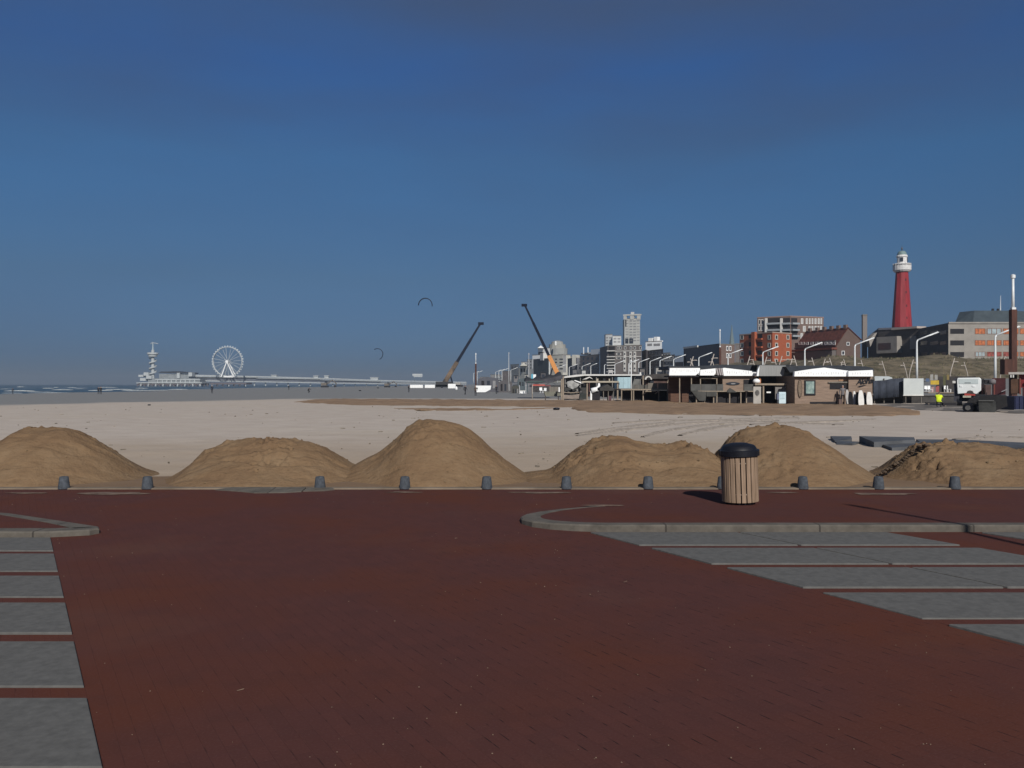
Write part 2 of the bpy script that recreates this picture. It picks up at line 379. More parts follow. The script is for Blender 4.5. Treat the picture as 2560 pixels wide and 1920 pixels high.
def island(name, pts, widths, zf, label):
    inner = offset_poly(pts, widths); n = len(pts); mb = MB()
    c = .018
    mid = offset_poly(pts, c)
    vo = [(p[0], p[1], -.02) for p in pts]; vt = [(p[0], p[1], zf(p[1])-c) for p in pts]
    vm = [(p.x, p.y, zf(p.y)) for p in mid]; vi = [(p.x, p.y, zf(p.y)) for p in inner]; vb = [(p.x, p.y, zf(p.y)-.03) for p in inner]
    mb.add(vo+vt+vm+vi+vb, [(k*n+i, k*n+(i+1) % n, (k+1)*n+(i+1) % n, (k+1)*n+i) for k in range(4) for i in range(n)])
    if any(w < .05 for w in widths):
        keep = [k for k in range(len(mb.f)) if not (widths[k % n] < .05 and widths[(k+1) % n] < .05)]; mb.f = [mb.f[k] for k in keep]; mb.m = [mb.m[k] for k in keep]
    structure(mb.build(name+'_kerb', kerb_m, base=(0, 0, 0)), label[0], 'kerb')
    s = MB().add([(p.x, p.y, zf(p.y)-.006) for p in inner], [list(range(n))])
    structure(s.build(name+'_pavement', paving, base=(0, 0, 0)), label[1], 'pavement')
zr = lambda y: max(.012, .095-.083*(y-11.62)/2.6)
ISL = lambda pts: pts
rp = [(40, 11.62), (1.2, 11.62), (.85, 11.68), (.52, 11.82), (.28, 12.02), (.14, 12.28), (.12, 12.55), (.2, 12.86), (.42, 13.2), (.75, 13.55), (1.2, 13.88), (1.8, 14.15), (2.6, 14.32), (40, 14.42)]
rp = rp[::-1]
wr = [.02, .02, .03, .07, .13, .2, .26, .29, .3, .29, .28, .26, .25, .25]
island('traffic_island', rp, wr, zr, ('grey kerb of the raised brick island with a rounded end', 'raised brick island carrying the litter bin'))
zl = lambda y: max(.03, .078-.03*(y-11.2)/2)
lp = [(-12, 11.18), (-6.05, 11.2), (-5.58, 11.36), (-5.52, 11.5), (-5.6, 11.66), (-6.4, 12.2), (-7.6, 13.0), (-12, 14.6)]
wl = [.3, .3, .3, .32, .28, .2, .16, .14]
island('parking_island', lp, wl, zl, ('grey kerb of the pointed brick island at the left edge', 'small pointed brick island by the left parking slabs'))
# concrete parking slabs, skewed 30 degrees
K = math.tan(R(30)); rnd = random.Random(5)
def slab(x0, y0, w, d):
    z = .016+rnd.uniform(-.003, .004); g = .02
    pts = [(x0+g+d*K, y0, z), (x0+w-g+d*K, y0, z), (x0+w-g, y0+d, z), (x0+g, y0+d, z)]
    o = MB().prism(pts[::-1], (0, 0, -.05)).build('pavement_slab', slab_m, bevel=.006)
    structure(o, 'grey skewed concrete slab of the parking bays', 'slab')
for i in range(7):
    yb = 10.62-1.105*i; ln = 1.06+(11.47-(yb+.9))*K
    for j in range(2): slab(ln+2.0*j, yb, 2.0, .9)
for i in range(5):
    yb = 10.62-1.105*i; ln = 6.3+(11.47-(yb+.9))*K
    for j in range(2): slab(ln+2.0*j, yb, 2.0, .9)
for yb, yt in ((10.26, 11.12), (9.15, 10.09), (8.04, 8.92), (6.86, 7.80), (5.66, 6.64), (4.46, 5.44), (3.26, 4.24), (2.06, 3.04)):
    rn = -5.96+(11.14-yt)*K
    for j in range(2): slab(rn-2.0*(j+1), yb, 2.0, yt-yb)
# shell grit and straw blown over the bricks
mb = MB(); rr = random.Random(9)
for i in range(300):
    y = 4.2+rr.random()**1.6*11.5; x = rr.uniform(-.62, .62)*y
    s = rr.uniform(.0025, .006)*(.7+y*.05); a = rr.uniform(0, 3.14)
    if rr.random() < .985: mb.box(x, y, s*.3+.003, s*1.3, s, s*.7, a)
    else: mb.box(x, y, .006, rr.uniform(.02, .06), .003, .003, a)
tag(mb.build('grit', mat('shell_grit', (.24, .17, .12), .9, .4, 20)), 'pale shell grit and straw scattered over the brick paving', 'grit', None, 'stuff')

# ------------------------------------------------------------------ kerb blocks (bollards)
bl = thing('bollard', (0, 16.36, .04), 'x', 'bollard', 'low concrete bollards along the sand')
mb = MB(); mb.lathe([(.108, -.03), (.106, .0), (.084, .185), (.072, .2), (.03, .207)], 14, (0, 16.36, .04))
smooth_by_angle(mb.build('block', bollard_m, bl), 50)
BW = [(160, 'low grey bollard at the foot of the leftmost sand heap'), (369, 'low grey bollard below the gap right of the leftmost sand heap'),
      (800, 'low grey bollard right of the concrete ramp, below the flat second heap'), (1012, 'low grey bollard at the left foot of the tall middle sand heap'),
      (1217, 'low grey bollard at the right foot of the tall middle sand heap'), (1416, 'low grey bollard below the left end of the broad low heap'),
      (1620, 'low grey bollard first to the left of the litter bin'), (1806, 'low grey bollard mostly hidden behind the litter bin'),
      (2007, 'low grey bollard first to the right of the litter bin'), (2196, 'low grey bollard below the gap left of the rightmost sand heap'),
      (2387, 'rightmost low grey bollard, in front of the rightmost sand heap')]
for i, (u, lab) in enumerate(BW):
    o = bl if i == 0 else copy_tree(bl); o.location.x = X_(u, 16.36); o.rotation_euler.z = rr.uniform(0, 3); o['label'] = lab
    o.rotation_euler.x = rr.uniform(-.03, .03)
# ------------------------------------------------------------------ litter bin
def build_bin():
    by = 14.33; t = thing('litter_bin', (X_(1851, by), by, zr(by)), 'round wooden slatted litter bin with a black domed lid on the brick island', 'litter bin')
    c = Vector(t.location); mb = MB(); mb.lathe([(.235, 0), (.24, .045), (.22, .05)], 24, c); mb.build('base', black_pl, t)
    mb = MB(); mb.lathe([(.265, .05), (.265, .80)], 28, c); mb.build('liner', black_pl, t, smooth=False)
    for hz in (.17, .68):
        mb = MB(); mb.lathe([(.268, hz), (.274, hz), (.274, hz+.016), (.268, hz+.016)], 32, c); mb.build('hoop', mat('hoop_steel', (.45, .38, .33), .5), t)
    n = 21
    for k in range(n):
        a = 2*math.pi*(k+.2)/n; d = Vector((math.cos(a), math.sin(a), 0)); tn = Vector((-d.y, d.x, 0)); w = .0345; z0, z1 = .042, .815
        f = [c+d*.298-tn*w, c+d*.298+tn*w, c+d*.298+tn*w, c+d*.298-tn*w]; bk = [c+d*.275-tn*w, c+d*.275+tn*w, c+d*.275+tn*w, c+d*.275-tn*w]
        for q, zz in zip(range(4), (z0, z0, z1, z1)): f[q] = f[q]+Vector((0, 0, zz)); bk[q] = bk[q]+Vector((0, 0, zz))
        MB().hexa(f, bk).build('slat', wood, t, bevel=.004)
    mb = MB(); mb.lathe([(.30, .79), (.332, .80), (.334, .885), (.325, .893), (.297, .898), (.29, .915), (.264, .957), (.235, .977), (.15, 1.0), (.13, 1.006), (.02, 1.009)], 40, c)
    lid = smooth_by_angle(mb.build('lid', black_pl, t), 30)
    for s in (-1, 1): MB().box(c.x+s*.325, c.y, c.z+.86, .03, .09, .07).build('hinge', black_pl, lid, bevel=.006)
    t.rotation_euler.y = R(-1.8); t.rotation_euler.z = R(7)
build_bin()
# lamp post behind and right of the viewer whose shadow crosses the island
t = thing('lamp_post', (8.25, 2.5, 0), 'slim steel lamp post just right of the viewer, its shadow crossing the island', 'lamp post')
steel = mat('galvanised_steel', (.3, .3, .3), .5, .1, 3, metal=.6)
MB().tube([(8.25, 2.5, 0), (8.25, 2.5, 1.3), (8.25, 2.5, 7.2)], [.11, .075, .045], 10).build('pole', steel, t, smooth=True)
MB().lathe([(.08, 7.2), (.07, 7.3), (.06, 7.5), (.02, 7.55)], 12, (8.25, 2.5, 0)).build('lamp_head', steel, t, smooth=True)

# ------------------------------------------------------------------ sand heaps
def heap_mat():
    m = bpy.data.materials.new('dug_sand'); m.use_nodes = True; nt = m.node_tree; N = nt.nodes; L = nt.links
    b = N['Principled BSDF']; b.inputs['Roughness'].default_value = .95; b.inputs['Specular IOR Level'].default_value = .1
    tc = N.new('ShaderNodeTexCoord')
    def NZ(s, d=6, st=(1, 1, 1)):
        mp = N.new('ShaderNodeMapping'); mp.inputs['Scale'].default_value = st; L.new(tc.outputs['Object'], mp.inputs[0])
        n = N.new('ShaderNodeTexNoise'); n.inputs['Scale'].default_value = s; n.inputs['Detail'].default_value = d; n.inputs['Roughness'].default_value = .65
        L.new(mp.outputs[0], n.inputs[0]); return n.outputs[0]
    def ramp(s, *st):
        r = N.new('ShaderNodeValToRGB'); L.new(s, r.inputs[0]); e = r.color_ramp.elements
        e[0].position, e[0].color = st[0][0], (*st[0][1], 1); e[1].position, e[1].color = st[-1][0], (*st[-1][1], 1)
        for p, c in st[1:-1]: q = e.new(p); q.color = (*c, 1)
        return r.outputs[0]
    a, f, s = NZ(1.1, 7), NZ(13, 6), NZ(5.5, 3, (1, 1, 1.8))
    c = ramp(a, (.3, (.146, .092, .053)), (.5, (.175, .114, .065)), (.7, (.205, .141, .084)))
    d = ramp(f, (.25, (.62, .6, .57)), (.42, (1, 1, 1)), (.8, (1.08, 1.08, 1.08)))
    mx = N.new('ShaderNodeMixRGB'); mx.blend_type = 'MULTIPLY'; mx.inputs[0].default_value = .8; L.new(c, mx.inputs[1]); L.new(d, mx.inputs[2])
    L.new(mx.outputs[0], b.inputs['Base Color'])
    ad = N.new('ShaderNodeMath'); ad.operation = 'MULTIPLY_ADD'; L.new(f, ad.inputs[0]); ad.inputs[1].default_value = .28; L.new(s, ad.inputs[2])
    bp = N.new('ShaderNodeBump'); bp.inputs['Distance'].default_value = .06; bp.inputs['Strength'].default_value = .7; L.new(ad.outputs[0], bp.inputs['Height']); L.new(bp.outputs[0], b.inputs['Normal'])
    return m
heap_m = heap_mat()
def heap(sil, label, Yc=18.7, seed=0, rough=1.0, fd=2.25):
    pr_ = [(X_(u, Yc), Z_(v, Yc)) for u, v in sil]
    x0, x1 = pr_[0][0]-.15, pr_[-1][0]+.15; hm = max(h for _, h in pr_)
    nx, ny = int((x1-x0)/.035), 150; vs = []
    for i in range(nx+1):
        x = x0+(x1-x0)*i/nx
        hh = max(0, sum(interp(pr_, x+o)*w for o, w in ((-.12, .25), (0, .5), (.12, .25))))
        hd = fd*(.5+.5*min(1, hh/hm))
        for j in range(ny+1):
            t = -1.05+2.1*j/ny; y = Yc+t*fd; s = abs(y-Yc)/hd
            f = max(0, 1-s**1.35); f = f*.8+.2*(.5+.5*math.cos(math.pi*min(1, s)))
            z = hh*f
            p = Vector((x, y, seed*7.3))
            n1 = noise.fractal(p*1.1, 1.0, 2.0, 4); n2 = noise.noise(p*4.2); n3 = noise.ridged_multi_fractal(p*2.4, 1.0, 2.0, 3, 1.0, 2.0)
            k = min(1, z/.35)*rough
            z += k*(.045*n1+.018*n2-.018*max(0, n3-1.2))
            c = noise.noise(p*8.5+Vector((0, 0, 4))); mk = sstep(-.05, .35, noise.noise(p*.9+Vector((3, 1, 0)))+.55*(z/max(.3, hm)-.55))
            if c > .2: z -= k*mk*.17*(c-.2)
            elif c < -.25: z += k*mk*.11*(-.25-c)
            z += k*mk*.028*abs(noise.noise(p*14))
            z -= k*.035*sstep(.12, .3, noise.noise(Vector((x*.8, y*2.6+z*2, seed*3.1))))
            vs.append((x, y, z-.03-.35*sstep(.9, 1.05, abs(t))))
    n = ny+1; fs = [(i*n+j, (i+1)*n+j, (i+1)*n+j+1, i*n+j+1) for i in range(nx) for j in range(ny)]
    o = MB().add(vs, fs).build('sand_heap', heap_m, smooth=True)
    return tag(o, label, 'sand heap', 'sand heaps along the promenade')
heap([(-330, 1195), (-240, 1140), (-150, 1105), (-60, 1112), (0, 1098), (22, 1086), (48, 1068), (66, 1061), (100, 1064), (150, 1064), (185, 1066), (220, 1088), (250, 1108), (290, 1136), (330, 1166), (350, 1180), (385, 1188), (418, 1196)],
     'leftmost sand heap, flat topped and cut by the photo edge', seed=1)
heap([(400, 1196), (435, 1187), (470, 1165), (510, 1128), (540, 1111), (560, 1104), (600, 1096), (640, 1091), (720, 1093), (770, 1100), (815, 1112), (840, 1130), (865, 1150), (890, 1160), (930, 1184), (960, 1196)],
     'broad flat sand heap above the concrete ramp, second from the left', seed=2, rough=1.35)
heap([(840, 1192), (880, 1160), (890, 1154), (940, 1130), (985, 1094), (1010, 1068), (1038, 1047), (1060, 1042), (1085, 1040), (1110, 1044), (1150, 1053), (1175, 1068), (1200, 1088), (1240, 1120), (1280, 1154), (1312, 1179), (1335, 1194)],
     'tallest sand heap, peaked, in the middle of the row', seed=3, rough=.9)
heap([(1285, 1196), (1315, 1178), (1345, 1173), (1380, 1168), (1410, 1138), (1440, 1116), (1470, 1103), (1500, 1092), (1530, 1088), (1562, 1090), (1600, 1100), (1650, 1101), (1725, 1101), (1760, 1115), (1800, 1140), (1830, 1165), (1860, 1190)],
     'wide lumpy sand heap left of the litter bin', seed=4, rough=1.3)
heap([(1745, 1194), (1780, 1160), (1810, 1112), (1830, 1086), (1850, 1073), (1900, 1064), (1945, 1060), (1985, 1063), (2015, 1072), (2045, 1090), (2065, 1100), (2100, 1128), (2140, 1158), (2175, 1180), (2200, 1192)],
     'rounded sand heap behind and right of the litter bin', seed=5)
heap([(2160, 1196), (2200, 1182), (2230, 1168), (2255, 1145), (2285, 1118), (2300, 1109), (2330, 1106), (2400, 1104), (2480, 1106), (2520, 1112), (2550, 1125), (2600, 1110), (2700, 1080), (2800, 1110), (2900, 1190)],
     'rightmost sand heap with a crumbling dark left edge', seed=6, rough=1.5)
# loose clods on the crumbling edge
mb = MB(); rr = random.Random(4)
for i in range(100):
    t = rr.random(); u = 2195+t*125+rr.gauss(0, 7); v = interp([(2195, 1184), (2250, 1152), (2300, 1112), (2330, 1108)], u)
    Yq = 18.3+rr.uniform(-.25, .1); p = P(u, v+rr.uniform(0, 6), Yq); s = rr.uniform(.02, .05)
    mb.lathe([(s*.4, -s*.6), (s, -.1*s), (s*.8, s*.4), (s*.2, s*.7)], 6, p, rr.random())
tag(mb.build('clods', mat('dark_clods', (.085, .06, .04), .95, .4, 8)), 'dark clods on the crumbling edge of the rightmost heap', 'clods', None, 'stuff')
# ------------------------------------------------------------------ low banks of brown sand farther out on the beach
bank_m = mat('brown_sand', (.225, .146, .086), .95, .2, .8, bump=.06, col2=(.31, .208, .128), stretch=(.5, 1.4, 1), detail=8)
def bank(front, back, hm, label, seed):
    us = [min(front[0][0], back[0][0])+i*(max(front[-1][0], back[-1][0])-min(front[0][0], back[0][0]))/110 for i in range(111)]; vs = []; ny = 22
    for u in us:
        v0, v1 = interp(front, u), interp(back, u); v0 = max(v0, v1+.05)
        j0 = 1.6*noise.noise((u*.03, seed, 0))+.8*noise.noise((u*.11, seed, 0))
        for j in range(ny+1):
            t = j/ny; p = G(u, v0+j0*(1-t)*(v0-v1 > 2)+(v1-v0)*t)
            hh = hm*math.sin(math.pi*min(1, max(0, t)))**.7*min(1, (v0-v1)/8)
            p.z = -.08*(t in (0, 1))+hh*(.55+.8*abs(noise.noise((p.x*.25, p.y*.3, seed))))+.12*noise.noise((p.x*.9, p.y*.5, seed+3))*min(1, (v0-v1)/6)+.015+gz(p.x, p.y)
            vs.append(p)
    n = ny+1; fs = [(i*n+j, (i+1)*n+j, (i+1)*n+j+1, i*n+j+1) for i in range(len(us)-1) for j in range(ny)]
    structure(MB().add(vs, fs).build('sand_bank', bank_m, smooth=True), label, 'sand bank')
bank([(735, 1005), (800, 1008), (900, 1013), (1000, 1013.5), (1300, 1016), (1460, 1018), (1500, 1019), (1700, 1012)], [(735, 1004), (800, 998), (900, 996.5), (1150, 998), (1400, 1000), (1700, 1001)], .22, 'long low bank of brown sand far out on the beach', 1)
bank([(985, 1020.5), (1050, 1025), (1150, 1026), (1260, 1024), (1400, 1020)], [(985, 1020), (1050, 1020), (1150, 1021), (1260, 1021), (1400, 1018)], .08, 'thin streak of brown sand in front of the long bank', 2)
bank([(1430, 1022), (1470, 1030), (1600, 1034), (1760, 1037), (1900, 1038), (2100, 1040), (2230, 1040), (2300, 1036)], [(1430, 1019), (1470, 1004), (1600, 1002), (1900, 1005), (2100, 1010), (2200, 1012), (2300, 1030)], .22, 'broad brown sand bank in front of the wooden beach bars', 3)
# steel road plates lying on the sand
plate_m = mat('road_plate', (.085, .09, .098), .7, .25, 1.5)
for i, (a, b, c, d, z, lab) in enumerate((
    ((2076, 1089), (2128, 1089.5), (2130, 1098), (2088, 1099), .10, 'leftmost dark road plate, half behind the rounded heap'),
    ((2148, 1089), (2285, 1092), (2288, 1100), (2185, 1101), .22, 'long dark road plate tilted on top of the others'),
    ((2178, 1101), (2310, 1104), (2312, 1113), (2230, 1115), .12, 'dark road plate lying in front of the tilted long one'),
    ((2290, 1097), (2420, 1098), (2440, 1108), (2312, 1108), .08, 'grey road plate between the tilted one and the rightmost heap'),
    ((2425, 1099), (2620, 1108), (2640, 1122), (2445, 1112), .08, 'rightmost grey road plate behind the rightmost heap'),
    ((2090, 1101), (2150, 1103), (2130, 1109), (2092, 1107), .06, 'small dark road plate in the gap below the leftmost one'))):
    pts = [G(*q, z) for q in (d, c, b, a)]
    pts[0].z -= .04; pts[1].z += .02
    tag(MB().prism(pts[::-1], (0, 0, -.07-z*.6)).build('road_plate', plate_m), lab, 'road plate', 'road plates lying on the beach')

# wheel tracks ploughed through the soft sand
trk = mat('churned_sand', (.34, .29, .24), .95, .22, 4, bump=.03)
for pts in (((1440, 1082), (1560, 1066), (1700, 1052), (1850, 1046), (2000, 1041)), ((1445, 1088), (1570, 1072), (1710, 1057), (1860, 1050), (2010, 1044)), ((1600, 1090), (1680, 1072), (1790, 1058), (1960, 1050)),
            ((1530, 1056), (1640, 1050), (1790, 1048), (1960, 1056), (2120, 1060)), ((1700, 1086), (1760, 1070), (1850, 1060), (2050, 1052)), ((1880, 1060), (1990, 1054), (2110, 1050), (2200, 1046)), ((2380, 1096), (2440, 1092), (2480, 1091)), ((2520, 1091), (2600, 1094))):
    q = [G(u, v, .03) for u, v in pts]; P2 = []
    for i in range(len(q)-1):
        for k in range(14): P2.append(q[i].lerp(q[i+1], k/14))
    vs = []; n = len(P2)
    for i, p in enumerate(P2):
        d = (P2[min(i+1, n-1)]-P2[max(i-1, 0)]).normalized(); s = Vector((-d.y, d.x, 0)); w = (.22+.10*noise.noise((p.x*.8, p.y*.8, 2)))*min(1, .02+i/18, .02+(n-1-i)/18)**.7; p = p+s*.25*noise.noise((p.x*.3, p.y*.3, 7))
        vs += [p-s*(w+.14)-Vector((0, 0, .06)), p-s*w+Vector((0, 0, .02)), p-s*w*.5-Vector((0, 0, .01)), p+s*w*.5-Vector((0, 0, .01)), p+s*w+Vector((0, 0, .02)), p+s*(w+.14)-Vector((0, 0, .06))]
    fs = [(i*6+j, i*6+6+j, i*6+7+j, i*6+1+j) for i in range(n-1) for j in range(5)]
    structure(MB().add(vs, fs).build('wheel_track', trk, smooth=True), 'wheel rut churned through the pale beach sand', 'track')

# small clods and stones that have rolled down the heaps and lie about on the beach behind
mb = MB(); q = random.Random(31)
heaps = [o for o in COL.objects if o.name.startswith('sand_heap')]
for o in heaps:
    vs = o.data.vertices; loc = o.location
    for k in range(95):
        v = vs[q.randrange(len(vs))]; p = loc+v.co
        if p.z < .05 or p.z < .02: continue
        s = q.uniform(.008, .026)*(1.6 if q.random() < .12 else 1)
        mb.lathe([(s*.3, -s*.6), (s, -.1*s), (s*.85, s*.35), (s*.25, s*.6)], 5, p+Vector((0, 0, s*.2)), q.random()*3)
tag(mb.build('clods', mat('sand_clods', (.15, .10, .055), .95, .3, 12, col2=(.24, .17, .10)), smooth=False), 'small clods of sand scattered over the heaps', 'clods', None, 'stuff')
mb = MB()
for k in range(260):
    y = 20.5+q.random()**1.7*55; x = q.uniform(-.6, .6)*y; s = q.uniform(.015, .05)*(.6+y*.02)
    if q.random() < .6: mb.box(x, y, gz(x, y)+.02, s*q.uniform(1, 5), s*.5, s*.5, q.uniform(0, 3))
    else: mb.lathe([(s*.4, -s*.2), (s*.7, .2*s), (s*.3, s*.6)], 5, (x, y, gz(x, y)+.01))
tag(mb.build('beach_debris', mat('drift_debris', (.10, .08, .06), .95, .4, 5, col2=(.3, .26, .2))), 'twigs and shells strewn over the dry beach', 'debris', None, 'stuff')

drift = mat('drifted_sand', (.115, .075, .055), .95, .3, 5, col2=(.19, .135, .10)); q = random.Random(17)
for u, v, w_, d_ in ((1510, 1264, .5, .10), (2200, 1233, .8, .2), (1960, 1230, .4, .10), (70, 1231, .5, .12), (290, 1232, .8, .3), (1010, 1229, .4, .12), (1345, 1230, .7, .16)):
    Y = (H-.01)*F/(v-CY); x0 = X_(u, Y); zz = .008 if not (11.6 < Y < 14.4 and x0 > .1) else zr(Y)+.004; n = 26; vs = [(x0, Y, zz+.012)]
    for i in range(n):
        a = 2*math.pi*i/n; k = .65+.5*noise.noise((math.cos(a)*1.3, math.sin(a)*1.3, u*.1))+.12*q.random(); vs.append((x0+math.cos(a)*w_*k, min(Y+math.sin(a)*d_*k, 16.29), zz))
    structure(MB().add(vs, [(0, 1+i, 1+(i+1) % n) for i in range(n)]).build('sand_drift', drift, smooth=True), 'thin tongue of sand blown onto the brick paving', 'sand drift')
# ------------------------------------------------------------------ town behind the boulevard
class Facade:
    def __init__(s, a, b):                                   # a, b: (u, Y) ends, left to right
        s.A = Vector((X_(*a), a[1])); s.B = Vector((X_(*b), b[1])); e = (s.B-s.A).normalized(); s.n = Vector((e.y, -e.x))
    def pt(s, u, v, out=0):
        d = Vector(((u-CX)/F, 1)); E = s.B-s.A
        t = -(s.A.x*d.y-s.A.y*d.x)/(E.x*d.y-E.y*d.x); q = s.A+E*t
        return Vector((q.x+s.n.x*out, q.y+s.n.y*out, H-(v-CY)/F*q.y))
    def rect(s, mb, u0, v0, u1, v1, front, back):
        c = [s.pt(u0, v1), s.pt(u1, v1), s.pt(u1, v0), s.pt(u0, v0)]
        zb, zt = (c[0].z+c[1].z)/2, (c[2].z+c[3].z)/2; c[0].z = c[1].z = zb; c[2].z = c[3].z = zt
        n = Vector((s.n.x, s.n.y, 0)); return mb.hexa([p+n*front for p in c], [p-n*back for p in c])
def window(fc, root, u0, v0, u1, v1, fm=None, gm=None, bar=.18, name='window', mull=1):
    mb = MB(); w = (u1-u0)*bar; h = (v1-v0)*bar*.8
    fc.rect(mb, u0, v0, u1, v0+h, .09, .02); fc.rect(mb, u0, v1-h, u1, v1, .09, .02)
    fc.rect(mb, u0, v0+h, u0+w, v1-h, .085, .02); fc.rect(mb, u1-w, v0+h, u1, v1-h, .085, .02)
    for k in range(1, mull):
        m = u0+(u1-u0)*k/mull; fc.rect(mb, m-w*.3, v0+h, m+w*.3, v1-h, .08, .02)
    mb.mat(1); fc.rect(mb, u0+w, v0+h, u1-w, v1-h, .03, .02)
    return mb.build(name, [fm or offwhite, gm or glass_d], root)
def block(name, label, cat, pts, vtop, wall, zb=2.6, depth=14, roof=None, lip=.12, lipm=None, group=None, lh=.35):
    fcs = [Facade(a, b) for a, b in zip(pts, pts[1:])]
    fr = [Vector((X_(u, Y), Y)) for u, Y in pts]; mid = (fr[0]+fr[-1])/2; dr = mid.normalized()
    bk = [fr[-1]+dr*depth, fr[0]+dr*depth]; fp = fr+bk
    ym = min(range(len(pts)), key=lambda i: pts[i][1]); zt = Z_(vtop, pts[ym][1])
    c = sum(fp, Vector((0, 0)))/len(fp)
    root = thing(name, (c.x, c.y, zb), label, cat, group)
    MB().prism([(p.x, p.y, zb) for p in fp], (0, 0, zt-zb-lh*.5)).build('wall', wall, root)
    ex = [c+(p-c)*(1+lip/max(1, (p-c).length)) for p in fp]
    MB().prism([(p.x, p.y, zt-lh) for p in ex], (0, 0, lh)).build('roof', roof or lipm or concrete, root)
    return root, fcs
def slabs(root, fc, u0, u1, vs, t, out, m, name='balcony'):
    for v in vs:
        mb = MB(); fc.rect(mb, u0, v, u1, v+t, out, .0); mb.build(name, m, root)
def recess(root, fc, rects, m=None, name='loggia', out=.04):
    for r in rects:
        mb = MB(); fc.rect(mb, *r, out, .05); mb.build(name, m or dark_m, root)
terr = mat('terracotta_roofing', (.2, .12, .09), .8, .2)
# orange brick block
r, f = block('apartment_block', 'orange brick apartment block with small pale framed windows, corner towards the beach', 'building',
             [(1849, 300), (1931, 284), (1979, 292)], 828, brick_or, roof=mat('pale_coping', (.36, .27, .22)), depth=16)
for v in (842, 862, 883, 902):
    window(f[0], r, 1851, v-6, 1859, v+6, cream, glass_d); window(f[0], r, 1919.5, v-6, 1927, v+6, cream, glass_d)
    window(f[1], r, 1937.5, v-6, 1944.5, v+6, cream, glass_d); window(f[1], r, 1966, v-6, 1973, v+6, cream, glass_d)
    recess(r, f[0], [(1872, v-8, 1883, v+7), (1894, v-8, 1906, v+7)])
    slabs(r, f[0], 1871, 1883.5, [v+3], 4, .7, brick_or); slabs(r, f[0], 1893.5, 1907, [v+3], 4, .7, brick_or)
mb = MB(); f[0].rect(mb, 1884, 829, 1892.5, 912, 1.0, 0); mb.build('pilaster', brick_or, r)
# brown apartment block with balconies, behind
r, f = block('apartment_block', 'tall brown brick apartment block with open glazed balconies behind the orange one', 'building',
             [(1893, 348), (1976, 340), (2059, 347)], 788, brick_bn, roof=mat('pink_coping', (.28, .19, .16)), depth=18)
for v0, v1 in ((797, 811), (813, 826)):
    window(f[0], r, 1896, v0, 1901.5, v1, offwhite, glass_d); window(f[0], r, 1903, v0, 1908.5, v1, offwhite, glass_d)
recess(r, f[0], [(1918, 794, 1953.5, 848)]); recess(r, f[1], [(1977.5, 794, 1993, 848)]); recess(r, f[0], [(1957.5, 794, 1975.5, 848)])
for fc, a, b in ((f[0], 1917, 1954), (f[0], 1957, 1976), (f[1], 1977, 1994)):
    slabs(r, fc, a, b, (806, 822, 837), 4.5, 1.3, mat('balcony_glass', (.30, .32, .33), .4))
for fc, a, b in ((f[0], 1915, 1919), (f[0], 1953, 1957)):
    mb = MB(); fc.rect(mb, a, 795, b, 846, 1.4, 0); mb.build('partition', offwhite, r)
for v0, v1, us in ((795, 809, ((2002, 2008), (2014, 2019), (2022, 2026), (2029, 2033), (2036, 2041), (2044, 2049), (2051, 2055))),
                   (814, 828, ((2007, 2014), (2021, 2026), (2028.5, 2033), (2036, 2041), (2043.5, 2048), (2050, 2055))), (832, 846, ((2001, 2007), (2014, 2019), (2021, 2024)))):
    for a, b in us: window(f[1], r, a, v0, b, v1, offwhite, mat('grey_blind', (.4, .4, .4)), .15)
